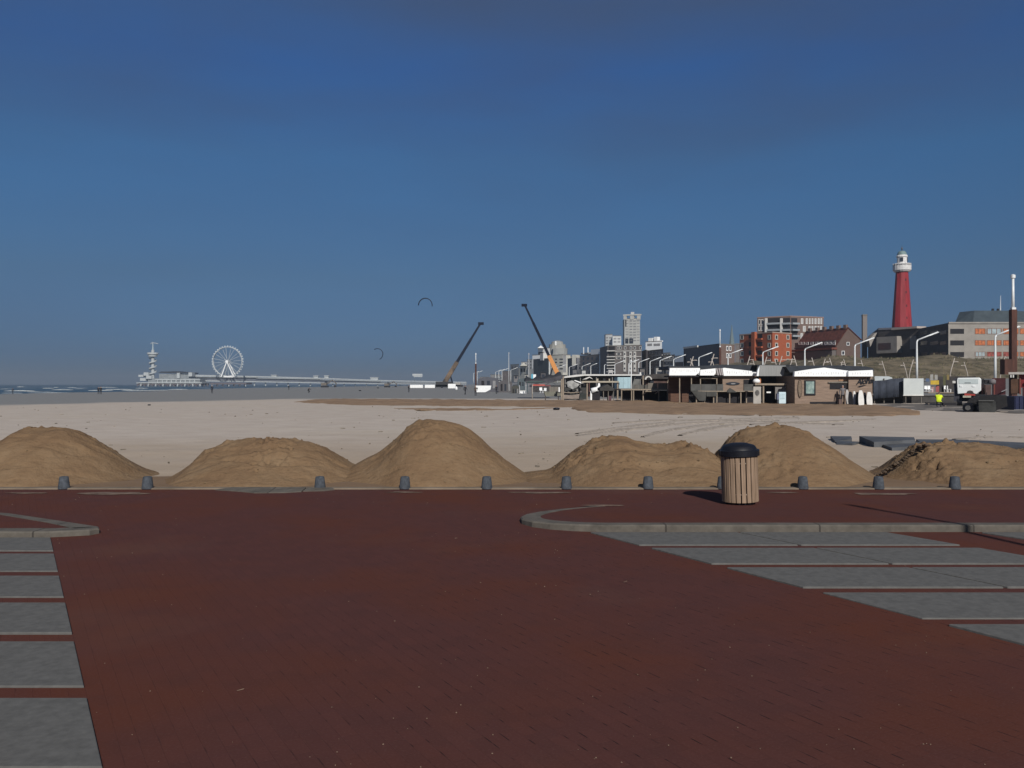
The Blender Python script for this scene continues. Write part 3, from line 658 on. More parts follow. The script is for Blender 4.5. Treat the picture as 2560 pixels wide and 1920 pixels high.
# red-roofed terrace with a gable end
def terrace():
    root = thing('terraced_house', (X_(2120, 292), 292, 2.6), 'long brown brick terrace with steep red tiled roof and gable end', 'house')
    a, b = Vector((X_(2091, 285), 285)), Vector((X_(2151, 281), 281))      # gable base
    back = Vector((X_(1988, 306)-a.x, 306-285)); zb = 2.6
    ze, zr_ = Z_(865, 285), Z_(820, 285); m = (a+b)/2
    def v3(p, z): return Vector((p.x, p.y, z))
    g = [v3(a, zb), v3(b, zb), v3(b, Z_(851, 283)), v3(b+(m-b)*.25, Z_(840, 283)), v3(m, zr_), v3(a, ze)]
    MB().prism(g, (back.x, back.y, 0)).build('wall', brick_bn, root)
    # roof planes, slightly proud
    n = MB(); o = Vector((0, -.25, 0))
    e0 = v3(a, ze); r0 = v3(m, zr_); bk = Vector((back.x, back.y, 0)); up = Vector((0, 0, .25)); lf = (v3(a, 0)-v3(m, 0)).normalized()*.35
    n.hexa([e0+lf+o, r0+o, r0+bk, e0+lf+bk], [e0+lf+o+up, r0+o+up, r0+bk+up, e0+lf+bk+up])
    rf = n.build('roof', tile_rd, root)
    n = MB(); bb = v3(b, Z_(851, 283)); n.hexa([r0+o, bb+o-lf, bb+bk-lf, r0+bk], [r0+o+up, bb+o-lf+up, bb+bk-lf+up, r0+bk+up]); n.build('roof', tile_rd, root)
    for t in (.06, .22, .38, .55, .72, .9):
        p = r0+bk*t; MB().box(p.x, p.y, p.z+.5, .9, 1.2, 1.3, .4).build('chimney', brick_bn, rf)
    fc = Facade((1988, 306), (2091, 285))
    # lean-to and dormer strip on the long side
    n = MB(); fc.rect(n, 1986, 878, 2090, 915, 1.6, 0); n.build('front_wing', brick_dk, root)
    n = MB(); fc.rect(n, 1984, 871, 2092, 876, 2.0, .2); n.build('eaves', tile_rd, root)
    n = MB(); fc.rect(n, 1990, 853, 2090, 866, .5, 0); n.build('dormer_strip', brick_dk, root)
    for u in (2000, 2008, 2018, 2030, 2042, 2052, 2065, 2075, 2085): window(Facade((1988, 305.2), (2091, 284.2)), root, u-3.4, 854, u+3.4, 861, white_p, greyw)
    fw = Facade((1988, 304), (2091, 283))
    for u in (2000, 2016, 2030, 2038, 2048, 2056, 2068, 2078): window(fw, root, u-2.5, 880, u+2.5, 891, greyw, glass_d)
    ge = Facade((2091, 285), (2151, 281)); window(ge, root, 2116.5, 854, 2124, 863, white_p, glass_d); window(ge, root, 2104, 876, 2112, 887, white_p, glass_d)
terrace()
r, f = block('chimney_tower', 'tall grey brown brick chimney tower beside the red roofed terrace', 'tower', [(2154, 303), (2157, 300), (2168, 300)], 785, mat('grey_brick', (.19, .165, .15)), depth=2.2)
# stepped brown residential complex and lighthouse on the dune
def complex_():
    root = thing('apartment_complex', (X_(2450, 240), 240, 5), 'sprawling brown and concrete apartment complex on the dune with orange curtains and dark mansard roof', 'building')
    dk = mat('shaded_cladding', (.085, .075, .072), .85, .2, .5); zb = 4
    def solid(pts, vt, m, name, depth, zb=zb):
        fr = [Vector((X_(u, Y), Y)) for u, Y in pts]; dr = ((fr[0]+fr[-1])/2).normalized(); ym = min(pts, key=lambda p: p[1])[1]
        fp = fr+[fr[-1]+dr*depth, fr[0]+dr*depth]; return MB().prism([(p.x, p.y, zb) for p in fp], (0, 0, Z_(vt, ym)-zb)).build(name, m, root)
    # main concrete wing
    w = solid([(2371, 236), (2640, 236)], 805, conc_b, 'wall', 22)
    fc = Facade((2371, 236), (2640, 236))
    for v in (821, 850, 879): recess(root, fc, [(2375.5, v, 2410, v+12.5)])
    org = mat('orange_curtain', (.42, .135, .055), .8, .35, 1.5); blu = mat('pale_blue_curtain', (.30, .36, .38), .8, .2, 1); red = mat('red_curtain', (.24, .06, .05), .8, .5, 1.2)
    for k, (v0, v1) in enumerate(((820, 834), (849.5, 862.5), (878.5, 890))):
        for j, (a, b) in enumerate(((2437, 2463.5), (2466.5, 2504), (2508, 2526), (2528, 2546), (2549, 2584))):
            gm = (org, blu, org, org, org)[j] if k == 0 else (org if k == 1 else (blu, red, red, org, org)[j])
            window(fc, root, a, v0, b, v1, mat('window_frame_rust', (.2, .1, .07)), gm, .06, mull=3)
    n = MB(); fc.rect(n, 2371, 804, 2640, 808, .25, .1); n.build('parapet', conc_b, root)
    # dark receding wing left of it
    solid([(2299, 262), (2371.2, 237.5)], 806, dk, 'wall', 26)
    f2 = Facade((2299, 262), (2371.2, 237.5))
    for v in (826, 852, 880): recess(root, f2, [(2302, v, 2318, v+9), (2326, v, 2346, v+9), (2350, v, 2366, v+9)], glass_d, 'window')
    # low left wing with slanting roof
    a = [(2170, 296), (2196, 281), (2300, 266)]
    fr = [P(u, 893, Y) for u, Y in a]
    mb = MB()
    tops = [Z_(842, 296), Z_(824, 281), Z_(820, 266)]; bot = [p.copy() for p in fr]
    for p in bot: p.z = zb
    top = [Vector((p.x, p.y, z)) for p, z in zip(fr, tops)]
    dr = Vector((fr[1].x, fr[1].y, 0)).normalized()*20
    for i in range(2): mb.hexa([bot[i], bot[i+1], top[i+1], top[i]], [bot[i]+dr, bot[i+1]+dr, top[i+1]+dr, top[i]+dr])
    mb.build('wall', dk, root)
    mb = MB()
    for q0, q1, h0, h1 in ((0, 1, .5, .9), (1, 2, .9, .9)):
        u = Vector((0, 0, 1)); s = dr*.22
        mb.hexa([top[q0]-dr*.01, top[q1]-dr*.01, top[q1]+s+u*h1, top[q0]+s+u*h0], [top[q0]+dr, top[q1]+dr, top[q1]+dr+u*h1, top[q0]+dr+u*h0])
    mb.build('roof', slate, root)
    f3 = Facade((2196, 281), (2300, 266))
    n = MB(); f3.rect(n, 2204, 841, 2255, 882, 2.2, 0); bay = n.build('bay', conc_b, root)
    n = MB(); f3.rect(n, 2209, 857, 2240, 873, 2.28, -2.15); n.build('window', glass_d, bay)
    n = MB(); f3.rect(n, 2283, 840, 2299, 872, 1.4, 0); n.build('bay', conc_b, root)
    poly_ = MB().prism([P(2176, 866, 279), P(2185, 846, 279), P(2193, 830, 279), P(2186, 834, 279), P(2172, 848, 279)], (0, 3, 0)).build('bay', conc_b, root)
    n = MB(); f3.rect(n, 2234, 817, 2298, 822, 1.0, 3); n.build('ledge', mat('pale_ledge', (.42, .36, .32)), root)
    # mansard penthouse
    Yb, Yt = 239, 243
    lo = [(2386, Yb+4), (2432, Yb), (2560, Yb), (2640, Yb+4)]; hi = [(2399, Yt+5), (2436, Yt), (2526, Yt), (2600, Yt+5)]
    zl, zh = Z_(805, 236)-.02, Z_(775.5, Yt); dr2 = Vector((.45, .9, 0))*11; mb = MB()
    L = [Vector((X_(u, Y), Y, zl)) for u, Y in lo]; U = [Vector((X_(u, Y), Y, zh)) for u, Y in hi]
    for i in range(3): mb.hexa([L[i], L[i+1], U[i+1], U[i]], [L[i]+dr2, L[i+1]+dr2, U[i+1]+dr2, U[i]+dr2])
    ms = mb.build('mansard_roof', mat('blue_slate_roof', (.052, .068, .078), .6, .15, .6), root)
    MB().tube([P(2501, 775, 247), P(2501.5, 738, 247)], [.16, .06], 6).build('antenna', lamp_m, ms)
    for u in (2482, 2495): MB().box(X_(u, 247), 247, zh+.4, .5, .5, 1.0).build('vent', dark_m, ms)
complex_()
def lighthouse():
    Y = 310; u = 2255; k = Y/F; c = Vector((X_(u, Y), Y, 0)); zb = 14
    t = thing('lighthouse', (c.x, c.y, zb), 'dark red lighthouse with white gallery and green dome above the town', 'lighthouse')
    red = mat('lighthouse_red', (.235, .014, .02), .6, .2, .8, col2=(.33, .034, .042), stretch=(1, 1, .15)); wh = mat('lighthouse_white', (.62, .61, .60), .7, .18, 1.5); gr = mat('green_copper', (.15, .215, .215), .6, .2, 1)
    z = lambda v: Z_(v, Y); rot = math.pi/2+math.pi/10*0+R(2)
    MB().lathe([(25.5*k, zb), (23.5*k, z(815)), (14.6*k, z(680)), (14.6*k, z(676))], 10, c, rot).build('tower', red, t)
    sg = mb = MB(); mb.lathe([(18*k, z(679)), (21*k, z(675.5)), (21.6*k, z(675)), (21.6*k, z(664)), (20.6*k, z(664)), (20.6*k, z(673))], 20, c); g = mb.build('gallery', wh, t)
    for i in range(16):
        a = 2*math.pi*i/16; MB().tube([c+Vector((20.9*k*math.cos(a), 20.9*k*math.sin(a), z(666))), c+Vector((20.9*k*math.cos(a), 20.9*k*math.sin(a), z(658)))], .07, 4).build('railing_post', wh, g)
    MB().lathe([(18*k, z(664)), (21*k, z(660)), (20*k, z(658.5)), (12*k, z(657))], 20, c).build('walkway', wh, t)
    lr = MB().lathe([(11.8*k, z(659)), (11.8*k, z(641))], 12, c, R(15)).build('lantern_room', wh, t)
    for a in (-118, -15): 
        d = Vector((math.cos(R(a)), math.sin(R(a)), 0)); n = Vector((-d.y, d.x, 0)); p = c+d*11.75*k
        MB().hexa([p-n*.5+Vector((0, 0, z(654))), p+n*.5+Vector((0, 0, z(654))), p+n*.5+Vector((0, 0, z(644))), p-n*.5+Vector((0, 0, z(644)))],
                  [q+d*.14 for q in (p-n*.5+Vector((0, 0, z(654))), p+n*.5+Vector((0, 0, z(654))), p+n*.5+Vector((0, 0, z(644))), p-n*.5+Vector((0, 0, z(644))))]).build('window', glass_d, lr)
    MB().lathe([(13.2*k, z(642)), (13.4*k, z(640)), (12*k, z(637))], 16, c).build('cornice', wh, t)
    smooth_by_angle(MB().lathe([(11.8*k, z(638)), (10.8*k, z(633)), (8.8*k, z(629)), (6.5*k, z(627)), (1*k, z(626.4))], 16, c).build('dome', gr, t), 50)
    MB().lathe([(.9*k, z(627)), (1*k, z(624)), (2.4*k, z(621.5)), (2*k, z(619)), (.5*k, z(617)), (.3*k, z(612))], 8, c).build('finial', slate, t)
    for v in (700, 731, 765, 795): 
        rr_ = (14.6+(23.5-14.6)*(v-677)/138)*k*.965; MB().box(c.x+.3, c.y-rr_, z(v), .45, .25, .8).build('window', mat('lighthouse_slit', (.09, .02, .024)), t)
lighthouse()
# grey slate block, small brown houses, spire
r, f = block('apartment_block', 'long dark slate grey block with a pale roof strip left of the orange one', 'building', [(1709, 380), (1799, 338)], 857.5, slate, depth=16, roof=roof_d)
n = MB(); f[0].rect(n, 1710.5, 864.5, 1746, 869, .5, 0); n.build('roof_strip', offwhite, r)
r, f = block('house', 'narrow brown brick house with paired white windows between grey and orange blocks', 'house', [(1799.5, 336), (1837, 341)], 858, brick_bn, depth=12, roof=concrete)
for v in (870, 888): 
    for u in (1818, 1825.5): window(f[0], r, u-2.5, v-6, u+2.5, v+6, white_p, glass_d)
r, f = block('house', 'sliver of grey brick house squeezed against the orange block', 'house', [(1838, 348), (1850, 348)], 857.5, mat('grey_brick2', (.14, .125, .12)), depth=10)
def spire():
    Y = 560; c = Vector((X_(1829.5, Y), Y, 0)); t = thing('church', (c.x, c.y, 3), 'thin grey church spire rising behind the brown house', 'church')
    MB().lathe([(2.0, 3), (2.0, Z_(858, Y))], 4, c, R(45)).build('tower', brick_dk, t)
    MB().lathe([(1.9, Z_(862, Y)), (.9, Z_(836, Y)), (.15, Z_(811, Y))], 8, c, R(10)).build('spire', mat('spire_copper', (.13, .17, .18), .7), t)
spire()
# white and brown blocks towards the middle
stripe = mat('white_balcony', (.50, .49, .46), .7, .1, 1)
r, f = block('apartment_block', 'dark brick apartment block with pale balcony slabs and white window strips', 'building', [(1500, 432), (1519, 408), (1604, 400)], 861, brick_dk, depth=18, roof=concrete)
recess(r, f[1], [(1521, 864, 1537, 934)])
slabs(r, f[1], 1519.5, 1538, (875, 889.5, 897, 904, 911, 919, 927), 2.6, 1.3, stripe)
slabs(r, f[1], 1538.5, 1603.5, (875.5, 890), 1.8, .35, stripe, 'string_course')
for u0, u1 in ((1559.5, 1565.5), (1574, 1580), (1584.5, 1590.5)):
    mb = MB(); f[1].rect(mb, u0, 878, u1, 928, .45, 0); st = mb.build('window_strip', stripe, r)
    for v in (882, 894, 906, 918): mb = MB(); f[1].rect(mb, u0+1.5, v, u1-1.5, v+4, .52, 0); mb.build('pane', glass_d, st)
for u in (1545, 1551, 1563, 1577.5, 1587, 1601): window(f[1], r, u-2.7, 865, u+2.7, 872.5, stripe, glass_d)
for v in (881, 891): window(f[1], r, 1541, v, 1553, v+6, stripe, glass_d)
r, f = block('apartment_block', 'plain purple grey gable wall right of the dark balcony block', 'building', [(1604.5, 420), (1615, 402), (1620, 412)], 873, mat('purple_grey', (.10, .09, .095)), depth=14)
r, f = block('tower_block', 'tall pale tower block with a notched crown above the town', 'tower', [(1557, 640), (1561, 618), (1600, 612)], 794, mat('tower_white', (.45, .45, .42), .8, .1, .3), zb=3, depth=17)
for v in range(800, 856, 7):
    recess(r, f[1], [(1574, v, 1580.5, v+3), (1583, v, 1590, v+3)], greyw, 'window')
    recess(r, f[1], [(1564, v, 1571, v+1.6), (1592, v, 1599, v+1.6)], greyw, 'window')
recess(r, f[1], [(1563, 799, 1566, 816)]); recess(r, f[1], [(1563, 845, 1571, 858), (1573, 845, 1583, 858)], glass_d)
for a, b in ((1559.5, 1566.5), (1576, 1585), (1593, 1600)):
    n = MB(); f[1].rect(n, a, 787, b, 798, .4, 1); n.build('crown_pier', MATS['tower_white'], r)
n = MB(); f[1].rect(n, 1558.5, 784.5, 1600.5, 788, .6, 2.5); cr_ = n.build('crown', MATS['tower_white'], r)
n = MB(); f[1].rect(n, 1577, 779, 1583, 784.5, 0, 2); n.build('lift_box', offwhite, cr_)
r, f = block('apartment_block', 'pale stepped white block left of the tall tower', 'building', [(1511, 560), (1514, 548), (1531, 545)], 834, mat('white_flats', (.50, .51, .50), .8, .1, .3), zb=3, depth=14)
for v in (842, 849, 856): recess(r, f[1], [(1515, v, 1520, v+3), (1523, v, 1529, v+3)], greyw, 'window')
r, f = block('apartment_block', 'low white block between the stepped one and the tall tower', 'building', [(1531.5, 540), (1553, 540)], 838, MATS['white_flats'], zb=3, depth=14)
for v in (844, 852): recess(r, f[0], [(1534, v, 1541, v+3.5), (1544, v, 1551, v+3.5)], greyw, 'window')
r, f = block('apartment_block', 'white stepped block right of the tall tower with two roof boxes', 'building', [(1614, 500), (1655, 492)], 851, white_p, zb=3, depth=14)
for a, b, v in ((1620, 1630, 844), (1634, 1642.5, 841), (1644, 1650, 850)):
    n = MB(); f[0].rect(n, a, v, b, 853, -.3, 3); n.build('roof_box', white_p, r)
recess(r, f[0], [(1618, 858, 1630, 864), (1634, 858, 1650, 864)], greyw, 'window')
r, f = block('apartment_block', 'brown brick block with white bays below the white stepped one', 'building', [(1616, 418), (1658, 396)], 871, brick_md, depth=14, roof=concrete)
for u in (1622, 1630, 1640, 1650):
    for v in (878, 890, 902, 914): window(f[0], r, u-2.6, v, u+2.6, v+6.5, stripe, glass_d)
slabs(r, f[0], 1617, 1657, (887.5, 900), 1.6, .5, stripe)
r, f = block('apartment_block', 'grey brown block with pale balcony fronts left of the white roof box', 'building', [(1658.5, 398), (1687, 388)], 885, mat('taupe_render', (.22, .2, .185)), depth=12)
for v in (893, 906): 
    slabs(r, f[0], 1660, 1686, [v+6], 3, .6, stripe)
    for u in (1663, 1671, 1680): window(f[0], r, u-3, v-3, u+3, v+4, stripe, glass_d)
r, f = block('house', 'small house with bright white top storey beside the slate block', 'house', [(1687.5, 384), (1709, 376)], 887, white_p, depth=10)
recess(r, f[0], [(1688, 904, 1708, 930)], mat('shopfront', (.07, .065, .075)), 'lower_storey', .12)
r, f = block('apartment_block', 'brown grey block with dark windows left of the balcony block', 'building', [(1450, 470), (1499, 446)], 884.5, mat('taupe_brick', (.19, .168, .16)), depth=14)
for u in (1459, 1470, 1481, 1492):
    for v in (892, 904, 916): recess(r, f[0], [(u-2, v, u+2, v+6)], glass_d, 'window')
n = MB(); f[0].rect(n, 1476, 872, 1499, 885, -.3, 4); n.build('penthouse', white_p, r)
n = MB(); f[0].rect(n, 1451, 881, 1470, 885, -.3, 8); n.build('dormer_strip', greyw, r)
for u in (1459, 1470): MB().tube([P(u, 884, 462), P(u, 867, 462)], .3, 5).build('antenna', lamp_m, r)
r, f = block('apartment_block', 'dark narrow block with pale side right of the orange crane boom', 'building', [(1419, 505), (1430, 490), (1449, 487)], 893, slate, depth=12)
n = MB(); f[1].rect(n, 1431, 886, 1440, 912, .4, 4); n.build('stair_tower', cream, r)
r, f = block('hotel', 'cream white hotel wing with rows of small windows behind the orange crane boom', 'building', [(1373, 560), (1407, 548), (1426, 552)], 885, cream, zb=3, depth=16)
for v in (897, 905, 913, 921):
    for u in (1390, 1401, 1405): 
        if u < 1407: recess(r, f[0], [(u-2.2, v-1.5, u+2.2, v+1.5)], glass_d, 'window')
recess(r, f[1], [(1407.5, 886, 1415, 930)], greyw, 'stair_strip')
def domeb():
    Y = 600; c = Vector((X_(1396, Y), Y+14, 0)); t = thing('hotel', (c.x, c.y, 3), 'grey beige stepped round hotel tower behind the cream wing', 'building'); z = lambda v: Z_(v, Y); k = Y/F
    m = mat('hotel_grey', (.28, .285, .27), .8, .12, .3); m2 = mat('hotel_beige', (.29, .285, .255), .8, .12, .3)
    MB().lathe([(26*k, 3), (26*k, z(868))], 14, c).build('lower_drum', m, t)
    MB().lathe([(22*k, z(870)), (21*k, z(858))], 14, c).build('middle_drum', m2, t)
    MB().lathe([(16*k, z(859)), (14*k, z(851)), (5*k, z(848))], 14, c).build('upper_drum', m, t)
    MB().pr(1388, 852, 1391, 862, Y-2, 2).build('fin', white_p, t)
domeb()
r, f = block('house', 'white gabled villa with dark dormers left of the crane boom', 'house', [(1345, 545), (1375, 536)], 868, white_p, zb=3, depth=10)
recess(r, f[0], [(1347, 879, 1359, 889), (1365, 882, 1369, 890)], mat('dormer_brown', (.10, .085, .08)), 'dormer', .3)
n = MB().prism([P(1344, 869, 537), P(1360, 869, 537), P(1352, 862.5, 537)], (0, 6, 0)).build('gable', white_p, r)
r, f = block('house', 'low white house on the left shoulder of the dark teal block', 'house', [(1331, 535), (1352, 528)], 885, white_p, zb=3, depth=8)
r, f = block('apartment_block', 'dark teal block with one pale bay left of the crane boom', 'building', [(1333, 512), (1372, 488)], 894, mat('teal_dark', (.075, .086, .09), .85, .2, .4), depth=14)
n = MB(); f[0].rect(n, 1352, 882, 1360, 900, .5, 4); n.build('bay', offwhite, r)
r, f = block('house', 'cream gabled house with twin arched windows at the town end', 'house', [(1299, 560), (1320, 548)], 913, cream, zb=3, depth=10)
for u in (1304, 1311): recess(r, f[0], [(u-2, 920, u+2, 929)], dark_m, 'window')
n = MB().prism([P(1300, 913.5, 549), P(1318, 913.5, 549), P(1309, 905, 549)], (0, 8, 0)).build('gable', cream, r)
r, f = block('house', 'grey weathered house at the far left end of the town', 'house', [(1276, 640), (1297, 625)], 909, mat('far_grey', (.24, .25, .25), .85, .15, .3), zb=3, depth=10)
for u in (1281, 1289): recess(r, f[0], [(u-2, 915, u+2, 922)], slate, 'window')
r, f = block('house', 'low brown house far back below the cream gabled one', 'house', [(1255, 700), (1276, 690)], 926, mat('far_brown', (.2, .17, .16), .85, .15, .3), zb=3, depth=10)
for i, (u, v, w_) in enumerate(((1226, 935, 26), (1200, 941, 22))):
    r, f = block('house', ('pale far house left of the low brown one', 'small pale far house, last of the town towards the pier')[i], 'house', [(u, 800+60*i), (u+w_, 790+60*i)], v, mat('far_pale', (.30, .29, .28), .85, .12, .3), zb=2, depth=10)

# pale blocks filling the town behind the crane boom
for pts, vt, m, zz, lab in (([(1425, 610), (1450, 604)], 889, 'cream_a', 0, 'cream block rising behind the dark narrow block'), ([(1318, 640), (1336, 634)], 897, 'grey_a', 0, 'pale grey block above the cream gabled house'),
                            ([(1303, 700), (1318, 694)], 903, 'white_a', 0, 'small white block far behind the cream gabled house'), ([(1236, 760), (1256, 752)], 938, 'grey_b', 0, 'low pale grey house right of the far pale houses'),
                            ([(1441, 575), (1453, 570)], 897, 'white_b', 0, 'narrow white block left of the brown grey block'), ([(1281, 655), (1299, 650)], 919, 'grey_c', 0, 'low grey house in front of the weathered far left house'),
                            ([(1690, 470), (1712, 462)], 893, 'cream_b', 0, 'pale house behind the bright white top storey'), ([(1655, 480), (1676, 474)], 880, 'grey_d', 0, 'pale grey block right of the white stepped one')):
    c_ = {'c': (.42, .41, .36), 'g': (.31, .32, .32), 'w': (.60, .60, .58)}[m[0]]
    r, f = block('house', lab, 'house', pts, vt, mat('town_'+m, c_, .8, .12, .3), zb=3, depth=10)
    u0, u1 = pts[0][0], pts[1][0]; k = max(2, int((u1-u0)/6))
    for row in range(3):
        for i in range(k):
            u = u0+(u1-u0)*(i+.5)/k; recess(r, f[0], [(u-1.3, vt+4+row*8, u+1.3, vt+8+row*8)], glass_d, 'window')
# kiosks, vans and screens standing along the boulevard edge
for u, v0, w_, h_, Y, c_, lab in ((1242, 950, 9, 9, 330, (.45, .46, .46), 'white kiosk on the boulevard behind the dark beach hall'), (1285, 938, 10, 12, 345, (.16, .15, .15), 'brown kiosk on the boulevard behind the tall flagpole'),
                                  (1312, 935, 8, 9, 320, (.38, .37, .34), 'pale kiosk on the boulevard below the cream gabled house'), (1352, 930, 12, 10, 300, (.08, .075, .08), 'dark kiosk on the boulevard above the dark tent'),
                                  (1432, 922, 10, 12, 330, (.12, .12, .125), 'grey kiosk on the boulevard right of the orange boom'), (1455, 924, 9, 10, 320, (.42, .42, .41), 'white kiosk on the boulevard before the brown grey block'),
                                  (1521, 922, 11, 9, 290, (.44, .43, .42), 'white kiosk on the boulevard before the balconies'), (1600, 920, 12, 11, 270, (.13, .12, .115), 'brown kiosk on the boulevard right of the window strips'),
                                  (1640, 917, 14, 12, 260, (.30, .29, .27), 'beige kiosk on the boulevard before the brown block with bays'), (1665, 919, 10, 10, 255, (.07, .07, .075), 'dark kiosk on the boulevard before the pale balconies'),
                                  (1693, 918, 11, 8, 250, (.40, .40, .40), 'pale kiosk on the boulevard left of the slate block')):
    c = P(u+w_/2, v0+h_, Y); t = thing('kiosk', c, lab, 'kiosk', 'kiosks along the boulevard'); m = mat('kiosk_%d' % u, c_, .8, .15, .8)
    x0, x1, z0, z1 = X_(u, Y), X_(u+w_, Y), 2.8, Z_(v0, Y)
    MB().box((x0+x1)/2, Y+1.5, (z0+z1)/2, x1-x0, 3, z1-z0).build('wall', m, t); MB().box((x0+x1)/2, Y+1.4, z1+.08, x1-x0+.5, 3.6, .16).build('roof', roof_d, t)
    MB().box((x0+x1)/2, Y-.03, z0+1.1+(z1-z0)*.28, (x1-x0)*.62, .05, (z1-z0)*.32).build('hatch', glass_d, t)
# ------------------------------------------------------------------ dune below the complex
def dune():
    vs = []; nx, ny = 130, 40; x0, x1, y0, y1 = 62, 175, 176, 300
    for i in range(nx+1):
        for j in range(ny+1):
            x = x0+(x1-x0)*i/nx; y = y0+(y1-y0)*(j/ny)**1.5
            left = sstep(70, 84, x+.12*(y-200)); up = sstep(183, 226, y+3*noise.noise((x*.06, 0, 0)))
            z = 2.9+left*(up*(5.4+.9*noise.noise((x*.05, y*.03, 1))+1.6*sstep(84, 110, x)*0+.4)+.9*noise.fractal(Vector((x*.12, y*.12, 2)), 1, 2, 4))
            vs.append((x, y, z if left > 0 else 2.5))
    n = ny+1; fs = [(i*n+j, (i+1)*n+j, (i+1)*n+j+1, i*n+j+1) for i in range(nx) for j in range(ny)]
    m = mat('dune_turf', (.085, .075, .04), .95, .4, .35, col2=(.20, .16, .105), bump=.3, detail=8)
    structure(MB().add(vs, fs).build('dune', m, smooth=True), 'rough grassy dune in front of the apartment complex', 'dune')
    mb = MB(); rr = random.Random(11)
    for k in range(5200):
        x = rr.uniform(72, 140); y = rr.uniform(184, 232); i = int((x-x0)/(x1-x0)*nx); j = int(((y-y0)/(y1-y0))**(1/1.5)*ny); z = vs[i*n+j][2]
        if noise.noise((x*.15, y*.15, 6)) < -.12: continue
        h = rr.uniform(.25, .65); a = rr.uniform(0, 3.14); w = .13; dx, dy = math.cos(a)*w, math.sin(a)*w
        mb.mat(rr.randrange(2)); mb.add([(x-dx, y-dy, z-.15), (x+dx, y+dy, z-.15), (x+rr.uniform(-.4, .5), y+rr.uniform(-.2, .2), z+h)], [(0, 1, 2)])
    tag(mb.build('dune_grass', [mat('marram_green', (.085, .09, .04), .9, .3), mat('marram_straw', (.17, .14, .085), .9, .3)]), 'tufts of marram grass covering the dune', 'grass', None, 'stuff')
dune()

# ------------------------------------------------------------------ boulevard lamps and curved beach posts
def lamps():
    t = thing('boulevard_lamp', (0, 0, 0), 'x', 'street lamp', 'white angled lamps along the boulevard')
    MB().tube([(0, 0, -.3), (0, 0, 4), (0, 0, 7.7), (.22, 0, 8.1)], [.26, .22, .17, .16], 8).build('pole', lamp_m, t, smooth=True)
    MB().tube([(.22, 0, 8.1), (4.4, 0, 9.75)], [.17, .12], 8).build('arm', lamp_m, t, smooth=True)
    mb = MB(); mb.hexa([(2.6, -.16, 8.9), (4.55, -.16, 9.66), (4.55, .16, 9.66), (2.6, .16, 8.9)], [(2.6, -.16, 9.0), (4.55, -.16, 9.76), (4.55, .16, 9.76), (2.6, .16, 9.0)]); mb.build('lamp_head', lamp_m, t)
    L = [('2488', 'nearest white angled lamp, beside the rust brown column'), ('2292', 'white angled lamp above the pale square panel'), ('2137', 'white angled lamp left of the dune in front of the brick gable'),
         ('2012', 'white angled lamp in front of the red roofed terrace'), ('1907', 'white angled lamp in front of the orange brick block'), ('1820', 'white angled lamp in front of the narrow brown brick house'),
         ('1747', 'white angled lamp in front of the slate grey block'), ('1684', 'white angled lamp below the bright white top storey'), ('1650', 'white angled lamp at the left end of the grey brown block with pale balconies'),
         ('1625', 'white angled lamp in front of the brown block with white bays'), ('1597', 'white angled lamp right of the white window strips'), ('1572', 'white angled lamp between the white window strips'),
         ('1537', 'white angled lamp beside the balconies of the dark block'), ('1511', 'white angled lamp at the dark left side of the balcony block'), ('1477', 'white angled lamp in front of the brown grey block, right one of two'),
         ('1455', 'white angled lamp in front of the brown grey block, left one of two'), ('1423', 'white angled lamp in front of the dark narrow block'), ('1394', 'white angled lamp just right of the orange crane boom'), ('1373', 'white angled lamp just left of the orange crane boom'),
         ('1331', 'white angled lamp in front of the dark teal block'), ('1277', 'white angled lamp right of the tall left flagpole'), ('1255', 'white angled lamp left of the tall flagpole'),
         ('1247', 'far white angled lamp second left of the tall flagpole'), ('1239', 'far white angled lamp third left of the tall flagpole'), ('1193', 'small far white angled lamp beside the rusty mast'), ('1184', 'farthest white angled lamp, left of the rusty mast')]
    Ys = [160, 177.5, 199.5, 222, 245, 265, 293, 314, 330, 345, 360, 376, 392, 408, 426, 444, 462, 480, 500, 525, 560, 590, 620, 650, 690, 730]
    for i, ((u, lab), Y) in enumerate(zip(L, Ys)):
        o = t if i == 0 else copy_tree(t); o.location = (X_(float(u), Y), Y, 3.0); o['label'] = lab; o.rotation_euler.z = random.uniform(-.05, .05)
lamps()
